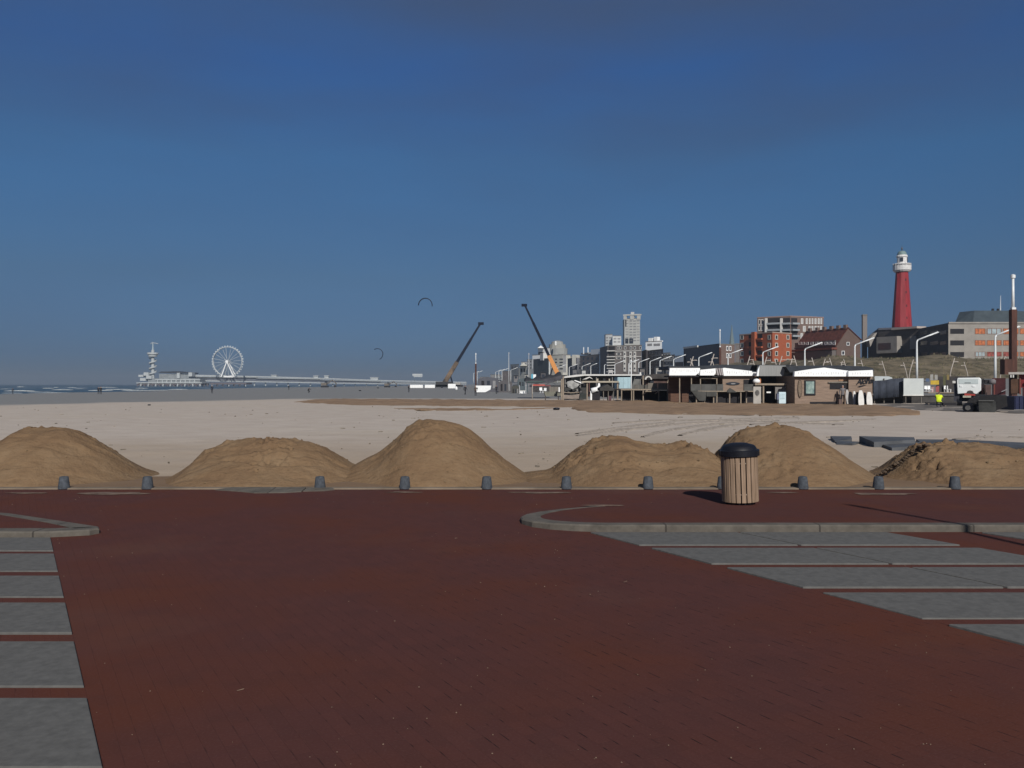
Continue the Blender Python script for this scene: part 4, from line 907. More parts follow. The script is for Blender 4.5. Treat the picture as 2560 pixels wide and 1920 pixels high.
def posts():
    t = thing('curved_post', (0, 0, 0), 'x', 'post', 'curved cream posts behind the beach bars')
    MB().tube([(0, 0, 0), (.1, 0, 2.2), (.45, 0, 4.4), (1.05, 0, 6.4)], [.10, .09, .08, .07], 6).build('pole', post_m, t, smooth=True)
    MB().tube([(.82, 0, 5.75), (1.5, 0, 5.8)], .055, 6).build('arm', post_m, t)
    MB().box(1.5, 0, 5.78, .3, .14, .09).build('spotlight', post_m, t)
    L = [(1717, 890, 1, 'right leaning, in front of the left part of the slate block'), (1742, 895, -1, 'left leaning, in front of the middle of the slate block'), (1768, 884, 1, 'right leaning, in front of the right part of the slate block'),
         (1794, 895, -1, 'left leaning, at the right edge of the slate block'), (1859, 889, 1, 'right leaning, at the left edge of the orange block'), (1897, 900, -1, 'left leaning, beside the lamp of the orange block'),
         (1901, 891, 1, 'right leaning, touching the lamp of the orange block'), (1939, 889, 1, 'right leaning, at the corner of the orange block'), (1951, 896, -1, 'left leaning, on the right face of the orange block'),
         (1966, 895, 1, 'right leaning, at the right edge of the orange block'), (2001, 888, -1, 'left leaning, left of the lamp before the red roof'), (2045, 893, -1, 'left leaning one of a crossed pair before the red roof'),
         (2048, 896, 1, 'right leaning one of a crossed pair before the red roof'), (2089, 894, -1, 'left leaning, at the left corner of the brick gable'), (2092, 902, 1, 'right leaning, at the foot of the brick gable'),
         (2124, 897, -1, 'left leaning, left of the lamp before the brick gable'), (2167, 899, -1, 'left leaning, alone right of the lamp before the brick gable'), (2219, 901, -1, 'left leaning, behind the dark navy fence'),
         (2272, 905, -1, 'left leaning one of a crossed pair above the pale panel'), (2269, 898, 1, 'right leaning one of a crossed pair above the pale panel'), (2371, 894, 1, 'tall right leaning, left of the white truck'),
         (2424, 904, -1, 'short, rising from behind the white truck'), (2497, 890, 1, 'right leaning, between the nearest lamp and the rust brown column')]
    for i, (u, vt, s, lab) in enumerate(L):
        Y = 140+(i % 5)*4; o = t if i == 0 else copy_tree(t); o.location = (X_(u, Y), Y, 0); k = (Z_(vt, Y))/6.4
        o.scale = (k, k, k); o.rotation_euler.z = 0 if s > 0 else math.pi; o['label'] = 'curved cream post '+lab
posts()
def mast(u, v0, v1, Y, r, m, label, cat='flagpole', name='flagpole', extra=None):
    t = thing(name, P(u, v1, Y), label, cat); MB().tube([P(u, v1, Y), P(u, v0, Y)], [r, r*.55], 8).build('pole', m, t, smooth=True)
    if extra: MB().lathe([(r*.4, 0), (r*1.4, .1), (r*1.2, .3), (.02, .4)], 8, P(u, v0, Y)).build('cap', m, t)
    return t
mast(1272, 884, 979, 205, .11, mat('pole_pale', (.46, .47, .47), .6), 'tall white flagpole standing on the far beach', extra=1)
mast(1322, 887, 985, 165, .085, mat('grey_pole', (.42, .42, .43), .6), 'grey white flagpole left of the dark sagging tent', extra=1)
mast(1578, 905, 990, 120, .1, lamp_m, 'thin white pole in front of the pale blue container', extra=1)
mast(1445, 890, 935, 430, .2, mat('grey_pole', (.42, .42, .43)), 'thin pale pole at the left edge of the brown grey block')
def rust_mast(u0, u1, vb, vm, vt, Y, lab):
    c = P((u0+u1)/2, vb, Y); c.z = gz(c.x, Y); t = thing('chimney_mast', c, lab, 'mast'); k = Y/F; w = (u1-u0)*k
    rust = mat('rust_steel', (.072, .032, .024), .85, .35, 1.2, stretch=(2, 2, .4)); zm, zt = Z_(vm, Y), Z_(vt, Y)
    MB().box(c.x, Y, (c.z+zm)/2, w, w, zm-c.z).build('column', rust, t, bevel=.05)
    MB().tube([(c.x, Y, zm), (c.x, Y, zt)], [w*.26, w*.2], 10).build('pipe', lamp_m, t, smooth=True)
    MB().lathe([(w*.2, zt-.1), (w*.4, zt), (w*.4, zt+.35), (w*.1, zt+.45)], 12, (c.x, Y, 0)).build('cap', lamp_m, t)
    for z in (zm-.2,): MB().box(c.x, Y, zm+.1, w*.7, w*.7, .3).build('flange', lamp_m, t)
    return t, rust
t, rust = rust_mast(2525.5, 2539.5, 960, 773, 694, 102, 'rust brown square column topped by a tall white pipe')
MB().pr(2512, 897, 2539.5, 935, 101, 1).build('box_base', rust, t)
rust_mast(1187.5, 1191.5, 966, 908, 886, 215, 'distant navy column with white pipe on the far beach')

rust_mast(1797.5, 1802.5, 950, 867, 827, 190, 'thin rust column with white pipe rising before the slate grey block')
# ------------------------------------------------------------------ pier
def pier():
    Y = 1150; k = Y/F; sea = -1.6
    wood_d = mat('pier_piles', (.12, .105, .115), .9, .2, .4); pw = mat('pier_white', (.42, .445, .45), .8, .1, .3); pg = mat('pier_grey', (.22, .24, .25), .7, .2, .3)  # pier white dulled and blued: distance haze mixed into the colour
    # observation tower
    c = P(382, 940, Y+6); t = thing('observation_tower', (c.x, c.y, Z_(945, Y)), 'white pier tower with spiral stair and platform discs', 'tower'); z = lambda v: Z_(v, Y)
    MB().lathe([(2.2, z(946)), (2.0, z(876))], 10, c.xy.to_3d()).build('shaft', pw, t)
    MB().lathe([(6.2, z(886)), (7.2, z(884.5)), (7.2, z(880.5)), (6.6, z(880))], 20, c.xy.to_3d()).build('platform', pw, t)
    MB().lathe([(4.8, z(891)), (5.6, z(890)), (5.6, z(886.8)), (5, z(886.5))], 20, c.xy.to_3d()).build('lower_platform', pw, t)
    MB().lathe([(1.9, z(880)), (2.1, z(874)), (1.2, z(873))], 10, c.xy.to_3d()).build('cabin', pw, t)
    mb = MB(); n = 60; prev = None
    for i in range(n+1):
        a = 2*math.pi*3.25*i/n+2.2; zz = z(938)+(z(893)-z(938))*i/n; R_ = 5.0
        q = [c.xy.to_3d()+Vector((r_*math.cos(a), r_*math.sin(a), zz+dz)) for r_, dz in ((1.6, -.6), (R_, -.6), (R_, 1.0), (R_-.4, 1.0), (R_-.4, .1), (1.6, .1))]
        o = len(mb.v); mb.v += q
        if i: 
            for j in range(6): mb.f.append([o-6+j, o-6+(j+1) % 6, o+(j+1) % 6, o+j]); mb.m.append(0)
    mb.build('spiral_stair', pw, t)
    MB().tube([Vector((c.x, c.y, z(874))), Vector((c.x, c.y, z(856)))], [1.1, .7], 6).build('mast', mat('pier_mast', (.35, .42, .44)), t)
    MB().tube([Vector((c.x-3, c.y, z(858))), Vector((c.x-.5, c.y, z(855))), Vector((c.x+7.5, c.y, z(858)))], [.6, .6, .4], 6).build('jib', pw, t)
    # pier head building
    t = thing('pier_pavilion', (X_(425, Y), Y+14, sea), 'low white and grey pavilion on piles at the seaward pier head', 'pavilion')
    MB().pr(341, 955, 505, 957.2, Y, 34).build('deck', pw, t)
    MB().pr(370, 945, 500, 955, Y+3, 24).build('lower_storey', pg, t)
    ls = MB().pr(388, 947, 500, 949.5, Y+2, 2); ls.build('railing', pw, t)
    MB().pr(398, 934, 478, 945, Y+5, 20).build('glazed_hall', pg, t)
    MB().prism([P(394, 931, Y+3), P(480, 933.5, Y+3), P(480, 930.5, Y+3), P(440, 927, Y+3), P(402, 928, Y+3)], (0, 24, 0)).build('roof', roof_d, t)
    for a, b, v0, v1 in ((346, 358, 936, 941), (350, 364, 944, 951), (359, 371, 930, 938), (365, 379, 938, 946), (471, 480, 930, 940), (442, 449, 931, 945)):
        MB().pr(a, v0, b, v1, Y+1, 10).build('pavilion_box', pw, t)
    for i in range(9):
        u = 393+i*11.5; MB().pr(u, 949.5, u+2.2, 955, Y+2, .6).build('post', pw, t)
    for i in range(18):
        u = 343+i*9.2
        for j in range(3): MB().tube([(X_(u+j*3, Y)+rr.uniform(-1, 1), Y+1+j*9, sea), (X_(u+j*3, Y), Y+1+j*9, Z_(958.5, Y))], 1.0 if j == 0 else 1.2, 6).build('pile', pw if (i % 2 and j == 0) else wood_d, t)
    MB().pr(345, 957.3, 503, 962, Y+1.6, 30).build('under_deck_mass', wood_d, t)  # one solid dark mass filling the dark space below the deck
    # platform under the wheel
    t = thing('wheel_platform', (X_(572, Y), Y+12, sea), 'dark timber platform on piles carrying the big wheel', 'platform')
    MB().pr(526, 955.5, 616, 960, Y, 26).build('deck', wood_d, t)
    for i in range(13):
        u = 529+i*7; MB().tube([(X_(u, Y), Y+1.5+(i % 2)*8, sea), (X_(u, Y), Y+1.5+(i % 2)*8, Z_(959, Y))], .8, 6).build('pile', wood_d if i % 3 else pw, t)
    # two-deck bridge to the shore
    pts = [(470, 1160), (640, 1215), (800, 1290), (950, 1380), (1165, 1520)]
    vu = [(470, 935.5), (640, 939), (800, 943.5), (950, 949), (1165, 953.5)]; vl = [(470, 949), (640, 952), (800, 955), (950, 957.2), (1165, 958.2)]
    t = thing('pier_bridge', (X_(640, 1215), 1215, sea), 'long white two deck pier bridge running from the pier head to the shore', 'pier')
    for vt, th, nm in ((vu, 1.6, 'upper_deck'), (vl, 1.4, 'lower_deck')):
        mb = MB()
        for (u0, y0), (u1, y1) in zip(pts, pts[1:]):
            a, b = P(u0, interp(vt, u0), y0), P(u1, interp(vt, u1), y1); up = Vector((0, 0, -th)); s = Vector((1.5, 9, 0))
            mb.hexa([a+up, b+up, b, a], [a+up+s, b+up+s, b+s, a+s])
        mb.build(nm, pw, t)
    mb = MB()
    for (u0, y0), (u1, y1) in zip(pts, pts[1:]):
        a, b = P(u0, interp(vu, u0)+4.2, y0+.5), P(u1, interp(vu, u1)+2.6, y1+.5); s = Vector((1, 7, 0)); up = Vector((0, 0, -.9)); mb.hexa([a+up, b+up, b, a], [a+up+s, b+up+s, b+s, a+s])
    mb.build('railing', pw, t)
    mb = MB()
    for (u0, y0), (u1, y1) in zip(pts, pts[1:]):
        a, b = P(u0, interp(vu, u0)+6, y0+3), P(u1, interp(vu, u1)+3.2, y1+3); a2, b2 = P(u0, interp(vl, u0), y0+3), P(u1, interp(vl, u1), y1+3); s = Vector((.8, 4, 0)); mb.hexa([a2, b2, b, a], [a2+s, b2+s, b+s, a+s])
    mb.build('gallery_glazing', mat('gallery_glass', (.12, .13, .155), .5, .2, .2), t)
    for i in range(16):
        u = 636+i*28; y = interp(pts, u)+4; MB().tube([(X_(u, y), y, sea), (X_(u, y), y, Z_(interp(vl, u)+.5, y))], .95, 6).build('pile', pw, t)
    for (a, b, v0, v1, lab) in ((677, 692, 936, 941, 'white kiosk on the pier bridge right of the big wheel'), (783, 796, 938, 944, 'white kiosk in the middle of the pier bridge'), (810, 822, 937.5, 944, 'taller white kiosk second in the middle of the pier bridge'), (925, 946, 942, 947.5, 'low white kiosk far along the pier bridge')):
        y = interp(pts, (a+b)/2)+4; o = thing('kiosk', P((a+b)/2, v1, y), lab, 'kiosk', 'kiosks on the pier bridge')
        MB().pr(a+1, v0+1.4, b-1, v1+1.5, y, 5).build('wall', pw, o); MB().pr(a, v0, b, v0+1.4, y-1, 7).build('roof', pw, o)
    # big wheel
    Yw = 1172; c = P(569, 903, Yw); kk = Yw/F; Rw = 36.5*kk; zb = Z_(941, Yw)
    t = thing('ferris_wheel', (c.x, c.y, zb), 'white ferris wheel on the pier with closed cabins', 'ferris wheel'); wl = mat('wheel_white', (.46, .49, .50), .7, .08)
    for yo in (-1.6, 1.6):
        n = 48; ring = [c+Vector((Rw*math.cos(2*math.pi*i/n), yo, Rw*math.sin(2*math.pi*i/n))) for i in range(n+1)]; MB().tube(ring, .52, 5, False).build('rim', wl, t)
    for i in range(20):
        a = 2*math.pi*i/20+.1; d = Vector((math.cos(a), 0, math.sin(a))); MB().tube([c+d*1.2+Vector((0, -2 if i % 2 else 2, 0)), c+d*Rw+Vector((0, -1.6 if i % 2 else 1.6, 0))], .26, 4).build('spoke', wl, t)
    hb = MB().tube([c+Vector((0, -4, 0)), c+Vector((0, 4, 0))], 1.9, 12).build('hub', white_p, t)
    for sx, sy in ((-1, -1), (1, -1), (-1, 1), (1, 1)): MB().tube([c+Vector((0, 3.6*sy, 0)), Vector((c.x+sx*8.5+1.5, c.y+5.5*sy, zb-.2))], [.75, .9], 6).build('leg', white_p, t)
    gm = mat('cabin_white', (.55, .60, .62), .5, .1); g0 = None
    for i in range(36):
        a = 2*math.pi*i/36; p = c+Vector((math.cos(a), 0, math.sin(a)))*(Rw+1.1)
        if g0 is None:
            g0 = MB().lathe([(.3, .95), (.8, .6), (1.0, 0), (.8, -.9), (.4, -1.05)], 8, c).build('cabin', gm, t); g0.location = p-c; 
        else: 
            g = g0.copy(); COL.objects.link(g); g.location = p-c
    MB().pr(559, 938.5, 586, 942.5, Yw-5, 12).build('boarding_deck', white_p, t)
    # billboard by the pier
    Yb = 900; o = thing('billboard', P(1043, 952, Yb), 'pale wide billboard on thin posts near the pier', 'billboard'); MB().pr(1031, 933.5, 1056, 938.5, Yb, .5).build('board', pw, o)
    MB().pr(1034, 939, 1056, 941.5, Yb, .5).build('lower_board', pw, o)
    for u in (1036, 1051): MB().tube([P(u, 962, Yb), P(u, 938, Yb)], .12, 5).build('post', pg, o)
pier()

# ------------------------------------------------------------------ kites
def kite(u, v, Y, w, rot, label):
    c = P(u, v, Y); mb = MB(); n = 22; Rk = w/2; vs = []
    for i in range(n+1):
        a = math.pi*(-.02+1.04*i/n); ch = (.25+.75*math.sin(math.pi*i/n)**.6)*w*.11
        for j, (dy, dr) in enumerate(((-ch, 0), (-ch*.6, .05*w), (0, .045*w), (ch, .0))):
            d = Vector((math.cos(a)*(Rk+dr), dy, math.sin(a)*(Rk*1.05+dr)-Rk*.6)); d = Matrix.Rotation(rot, 3, 'Y') @ d; vs.append(c+d)
    fs = [(i*4+j, i*4+(j+1) % 4, (i+1)*4+(j+1) % 4, (i+1)*4+j) for i in range(n) for j in range(4)]; fs += [(0, 1, 2, 3), tuple(n*4+j for j in (3, 2, 1, 0))]
    t = thing('kite', c, label, 'kite'); mb.add(vs, fs).build('canopy', mat('kite_navy', (.012, .022, .045), .6), t, smooth=True)
    pts = [vs[i*4+1] for i in range(n+1)]; MB().tube(pts, w*.018, 6).build('leading_edge', mat('kite_navy', (.012, .022, .045)), t)
    b = c+Vector((3, -6, -16))
kite(1064, 753, 300, 4.5, R(4), 'dark crescent kite high in the sky above the crane tips')
kite(950, 881, 380, 4.6, R(62), 'dark crescent kite low over the pier, tipped on its side')

# ------------------------------------------------------------------ mobile cranes
def crane(base, Y, tip, k1, label, yellow, carrier):
    (ub, vb), (ut, vt) = base, tip; A, B = P(ub, vb, Y), P(ut, vt, Y+4); gzz = gz(A.x, Y)
    t = thing('mobile_crane', (A.x, Y, gzz), label, 'crane'); navyb = mat('crane_boom_navy', (.006, .009, .02), .7, .2, spec=.1); d = B-A
    Ms = A+d*k1; u = d.normalized()
    def boom(p, q, w0, w1, m, name):
        mb = MB(); s = Vector((0, 1, 0)); nn = u.cross(s)
        a = [p+s*x*w0+nn*y*w0 for x, y in ((-1, -1), (1, -1), (1, 1), (-1, 1))]; b = [q+s*x*w1+nn*y*w1 for x, y in ((-1, -1), (1, -1), (1, 1), (-1, 1))]
        mb.add(a+b, [(0, 3, 2, 1), (4, 5, 6, 7)]+[(i, (i+1) % 4, (i+1) % 4+4, i+4) for i in range(4)]); return mb.build(name, m, t)
    w = .00205*Y
    boom(A, Ms, w*1.3, w*1.1, yellow, 'boom_base'); b1 = boom(Ms-u*.5, A+d*.75, w*.8, w*.72, navyb, 'boom_section'); boom(A+d*.74, B, w*.62, w*.5, navyb, 'boom_tip')
    hd = MB(); hd.box(B.x-w*.3*(1 if d.x > 0 else -1)*-1, B.y, B.z, w*3.2, w*1.4, w*1.5, 0); hd.build('boom_head', navyb, t)
    MB().tube([A+Vector((w*5*(1 if d.x > 0 else -1), 0, -.2)), A+d*.16], w*.4, 6).build('luffing_ram', navyb, t)
    MB().box(A.x, Y, A.z-.4, w*9, w*5, w*3.2).build('superstructure', carrier, t, bevel=.1)
    MB().box(A.x+w*2, Y, gzz+1.15, w*17, w*5, 1.1).build('carrier', carrier, t, bevel=.1)
    MB().box(A.x+w*8, Y, gzz+1.9, w*3, w*5, 1.7).build('cab', mat('crane_cab', (.3, .29, .27)), t, bevel=.1)
    for i in range(4): MB().tube([(A.x+w*(-5+i*4), Y-w*2.6, gzz+.5), (A.x+w*(-5+i*4), Y-w*1.6, gzz+.5)], .55, 10).build('wheel', black_pl, t)
boom_or = mat('crane_orange', (.52, .21, .045), .5, .12)
boom_tn = mat('crane_tan', (.05, .04, .03), .7, .5, .35, col2=(.2, .135, .085))
crane((1110, 958), 430, (1201, 808), .36, 'left mobile crane with dark boom leaning right and mottled tan lower section', boom_tn, mat('crane_dark', (.03, .03, .032), .6))
crane((1397, 940), 240, (1312, 762), .29, 'right mobile crane with dark boom leaning left and orange lower section', boom_or, mat('crane_dark', (.03, .03, .032)))

# ------------------------------------------------------------------ people
def person(u, v, h, label, pose='stand', yaw=0, jacket=(.02, .02, .025), trousers=(.015, .015, .02), skin=(.35, .2, .14), hair=(.03, .02, .015), Y=None, fat=1.0):
    if Y is None: 
        Y = 100
        for _ in range(40): Y = (H-gz(X_(u, Y), Y))*F/(v-CY)
    loc = Vector((X_(u, Y), Y, gz(X_(u, Y), Y))); s = h/1.75
    J = dict(pel=(0, 0, .95), wai=(0, 0, 1.12), che=(0, -.02, 1.32), nek=(0, 0, 1.5), hed=(0, -.02, 1.60), top=(0, 0, 1.74))
    J['hed'] = (0, -.03, 1.62)
    for q, sg in (('l', -1), ('r', 1)):
        st = {'stand': 0, 'walk': .22*sg, 'crouch': 0}[pose]
        J.update({q+'hip': (.1*sg, 0, .9), q+'kne': (.1*sg, -.04+st*.8, .5), q+'ank': (.1*sg, .02+st*1.5, .09), q+'toe': (.11*sg, -.15+st*1.5, .04),
                  q+'sho': (.19*sg, 0, 1.43), q+'elb': (.26*sg, .05-st*.5, 1.16), q+'wri': (.25*sg, -.08-st, .93), q+'han': (.24*sg, -.11-st, .84)})
    if pose == 'crouch':
        J.update(pel=(0, .1, .5), wai=(0, .04, .66), che=(0, -.08, .84), nek=(0, -.16, 1.0), hed=(0, -.2, 1.1), top=(0, -.2, 1.22))
        for q, sg in (('l', -1), ('r', 1)):
            J.update({q+'hip': (.1*sg, .1, .46), q+'kne': (.16*sg, -.3, .46), q+'ank': (.14*sg, -.05, .09), q+'toe': (.14*sg, -.2, .04), q+'sho': (.18*sg, -.12, .93), q+'elb': (.24*sg, -.36, .78), q+'wri': (.1*sg, -.6, .86), q+'han': (.08*sg, -.68, .88)})
    rad = dict(pel=.14, wai=.125, che=.145, nek=.055, hed=.095, top=.06, hip=.085, kne=.06, ank=.045, toe=.035, sho=.065, elb=.048, wri=.036, han=.04)
    E = [('pel', 'wai'), ('wai', 'che'), ('che', 'nek'), ('nek', 'hed'), ('hed', 'top')]
    for q in 'lr': E += [('pel', q+'hip'), (q+'hip', q+'kne'), (q+'kne', q+'ank'), (q+'ank', q+'toe'), ('che', q+'sho'), (q+'sho', q+'elb'), (q+'elb', q+'wri'), (q+'wri', q+'han')]
    ks = list(J); me = bpy.data.meshes.new('person'); M3 = Matrix.Rotation(yaw, 3, 'Z')
    me.from_pydata([M3 @ Vector(J[k])*s for k in ks], [(ks.index(a), ks.index(b)) for a, b in E], [])
    o = bpy.data.objects.new('person', me); COL.objects.link(o); sk = o.modifiers.new('skin', 'SKIN'); ss = o.modifiers.new('sub', 'SUBSURF'); ss.levels = 1
    for i, k in enumerate(ks):
        r_ = rad.get(k, rad.get(k[1:], .05))*s*(fat if k in ('pel', 'wai', 'che') or k[1:] in ('sho', 'elb') else 1); me.skin_vertices[0].data[i].radius = (r_, r_); me.skin_vertices[0].data[i].use_root = (k == 'pel')
    bpy.context.view_layer.update(); ev = o.evaluated_get(bpy.context.evaluated_depsgraph_get()); nm = bpy.data.meshes.new_from_object(ev)
    o.modifiers.clear(); o.data = nm; nm.name = 'person'
    nm.materials.clear(); key = lambda c: mat('cloth_%02d_%02d_%02d' % tuple(int(x*99) for x in c), c, .9, .15, 3)
    for c in (trousers, jacket, skin, hair): nm.materials.append(key(c))
    for p in nm.polygons:
        z = p.center.z/s; top = z > (1.03 if pose == 'crouch' else 1.5); hr = z > (1.13 if pose == 'crouch' else 1.66)
        p.material_index = 3 if hr else 2 if top else 1 if z > (.45 if pose == 'crouch' else .92) else 0
        p.use_smooth = True
    o.location = loc; return tag(o, label, 'person')
person(32, 984, 1.75, 'lone person in dark clothes walking at the far left waterline', 'walk', 1.2)
person(246, 984.5, 1.75, 'left one of two people walking close together by the surf', 'walk', .4)
person(252, 985, 1.85, 'right one of two people walking close together by the surf', 'walk', .4, jacket=(.03, .025, .022))
person(530, 982.5, 1.8, 'person in dark clothes standing on the beach before the big wheel', 'stand', .2)
person(722, 974, 1.7, 'far dark figure standing on the wet sand below the pier bridge', 'stand')
person(771, 981, 1.75, 'kite surfer crouching low on the wet beach', 'crouch', 1.4)
person(1022, 980, 1.75, 'person in black standing left of the long white containers', 'stand', 2.2)
person(1163, 986, 1.75, 'person in black walking right of the short white container', 'walk', .6)
person(1189, 989, 1.7, 'person in brown standing before the white slope sided cabin', 'stand', .3, jacket=(.08, .06, .05))
person(1241, 984, 1.75, 'person in black walking left of the flagpole, legs apart', 'walk', .1)
person(1250, 978, 1.75, 'person in lilac jacket beside the walker left of the flagpole', 'stand', .3, jacket=(.25, .25, .4))
person(2107, 1012, 1.9, 'person in pale cap and grey jacket in front of the surf shop', 'stand', -.3, jacket=(.16, .15, .155), trousers=(.012, .014, .016), hair=(.33, .31, .31))
w = person(2347, 1017, 1.85, 'worker in a yellow high visibility jacket bending over the sand', 'crouch', 2.6, fat=1.5, jacket=(.62, .76, .03), trousers=(.02, .02, .025))

# ------------------------------------------------------------------ far beach clutter: containers, digger, cabin
def container(u0, u1, v0, v1, Y, d, m, label, cat='container', ribs=6):
    t = thing('container', ((X_(u0, Y)+X_(u1, Y))/2, Y+d/2, Z_(v1, Y)), label, cat)
    MB().pr(u0, v0, u1, v1, Y, d).build('body', m, t)
    for i in range(ribs): 
        u = u0+(u1-u0)*(i+.5)/ribs; MB().pr(u-.25*(u1-u0)/ribs, v0+.8, u+.25*(u1-u0)/ribs, v1-.8, Y-.06, .06).build('rib', m, t)
    MB().pr(u0-.3, v1-1.2, u1+.3, v1, Y-.09, .09).build('base_rail', mat('rail_grey', (.2, .2, .2)), t)
    return t
container(1025, 1057, 961, 969.8, 398, 2.4, white_p, 'long white container, leftmost on the far beach')
container(1062, 1087, 961, 969.8, 400, 2.4, white_p, 'white container second from left on the far beach')
container(1120, 1139, 958.5, 970.8, 370, 2.4, white_p, 'short tall white container right of the left crane')
container(1544, 1579, 942, 971, 125, 4, mat('pale_blue_sheet', (.33, .46, .50), .6, .12, .8), 'pale blue container on the raised timber deck', ribs=3)
container(2536, 2600, 990, 1024, 66, 2.4, mat('blue_container', (.012, .016, .05), .5, .2, 1), 'dark blue container at the right edge of the beach')
def cabin():
    Y = 190; t = thing('beach_cabin', P(1208, 980, Y), 'white slope sided cabin on the far beach', 'cabin')
    MB().prism([P(1190.5, 979.5, Y), P(1213, 979.5, Y), P(1226, 973, Y), P(1228, 963, Y), P(1189, 963, Y)], (0, 4, 0)).build('hull', white_p, t)
    MB().prism([P(1192, 968, Y), P(1194.5, 968, Y), P(1194.5, 972, Y), P(1192, 972, Y)], (0, -.06, 0)).build('window', glass_d, t)
cabin()
MB_ = lambda: MB()
o = thing('litter_sack', P(1141, 974, 286), 'small white sack beside the short tall white container', 'sack'); MB().lathe([(.3, 0), (.45, .3), (.35, .9), (.1, 1.2)], 9, P(1141, 974, 286)).build('bag', white_p, o, smooth=True)
def digger(u, v, Y, label, s=1):
    c = P(u, v, Y); c.z = gz(c.x, Y); t = thing('digger', c, label, 'digger'); m = mat('digger_body', (.14, .12, .10), .6, .3); 
    for sy in (-1, 1): MB().box(c.x, Y+sy*1.0*s, c.z+.45*s, 3.6*s, .6*s, .9*s).build('track', dark_m, t, bevel=.2)
    MB().box(c.x-.3*s, Y, c.z+1.7*s, 2.8*s, 2.4*s, 1.4*s).build('body', m, t, bevel=.1); MB().box(c.x+.7*s, Y, c.z+2.6*s, 1.3*s, 1.4*s, 1.4*s).build('cab', glass_d, t, bevel=.1)
    MB().tube([c+Vector((1.2*s, 0, 1.8*s)), c+Vector((4*s, 0, 3.8*s)), c+Vector((6*s, 0, 2.0*s)), c+Vector((5.6*s, 0, .8*s))], .28*s, 6).build('arm', m, t)
    MB().box(c.x+5.4*s, Y, c.z+.6*s, 1.1*s, 1.2*s, .9*s).build('bucket', dark_m, t)
digger(812, 968, 560, 'far brown digger with raised arm under the pier bridge', 1.25)
digger(968, 969, 520, 'far grey digger on the wet sand before the pier shore end', .95)
def buoy(u, v, Y, r_, lab):
    c = P(u, v, Y); c.z = gz(c.x, Y); o = thing('rubber_tyre', c, lab, 'tyre'); MB().lathe([(r_*.45, 0), (r_, r_*.15), (r_*1.05, r_*.4), (r_, r_*.65), (r_*.45, r_*.8)], 14, c).build('tread', black_pl, o, smooth=True)
    MB().lathe([(r_*.1, r_*.3), (r_*.5, r_*.25), (r_*.5, r_*.6), (r_*.1, r_*.55)], 12, c).build('hub', dark_m, o)
buoy(373, 1012.5, 80, .14, 'small dark tyre alone on the pale sand at the left'); buoy(1391, 1022, 66, .24, 'dark tyre lying in front of the long sand bank')
buoy(900, 976.5, 245, .35, 'dark tyre on the wet beach below the pier'); buoy(945, 969, 400, .5, 'distant dark tyre near the grey digger')
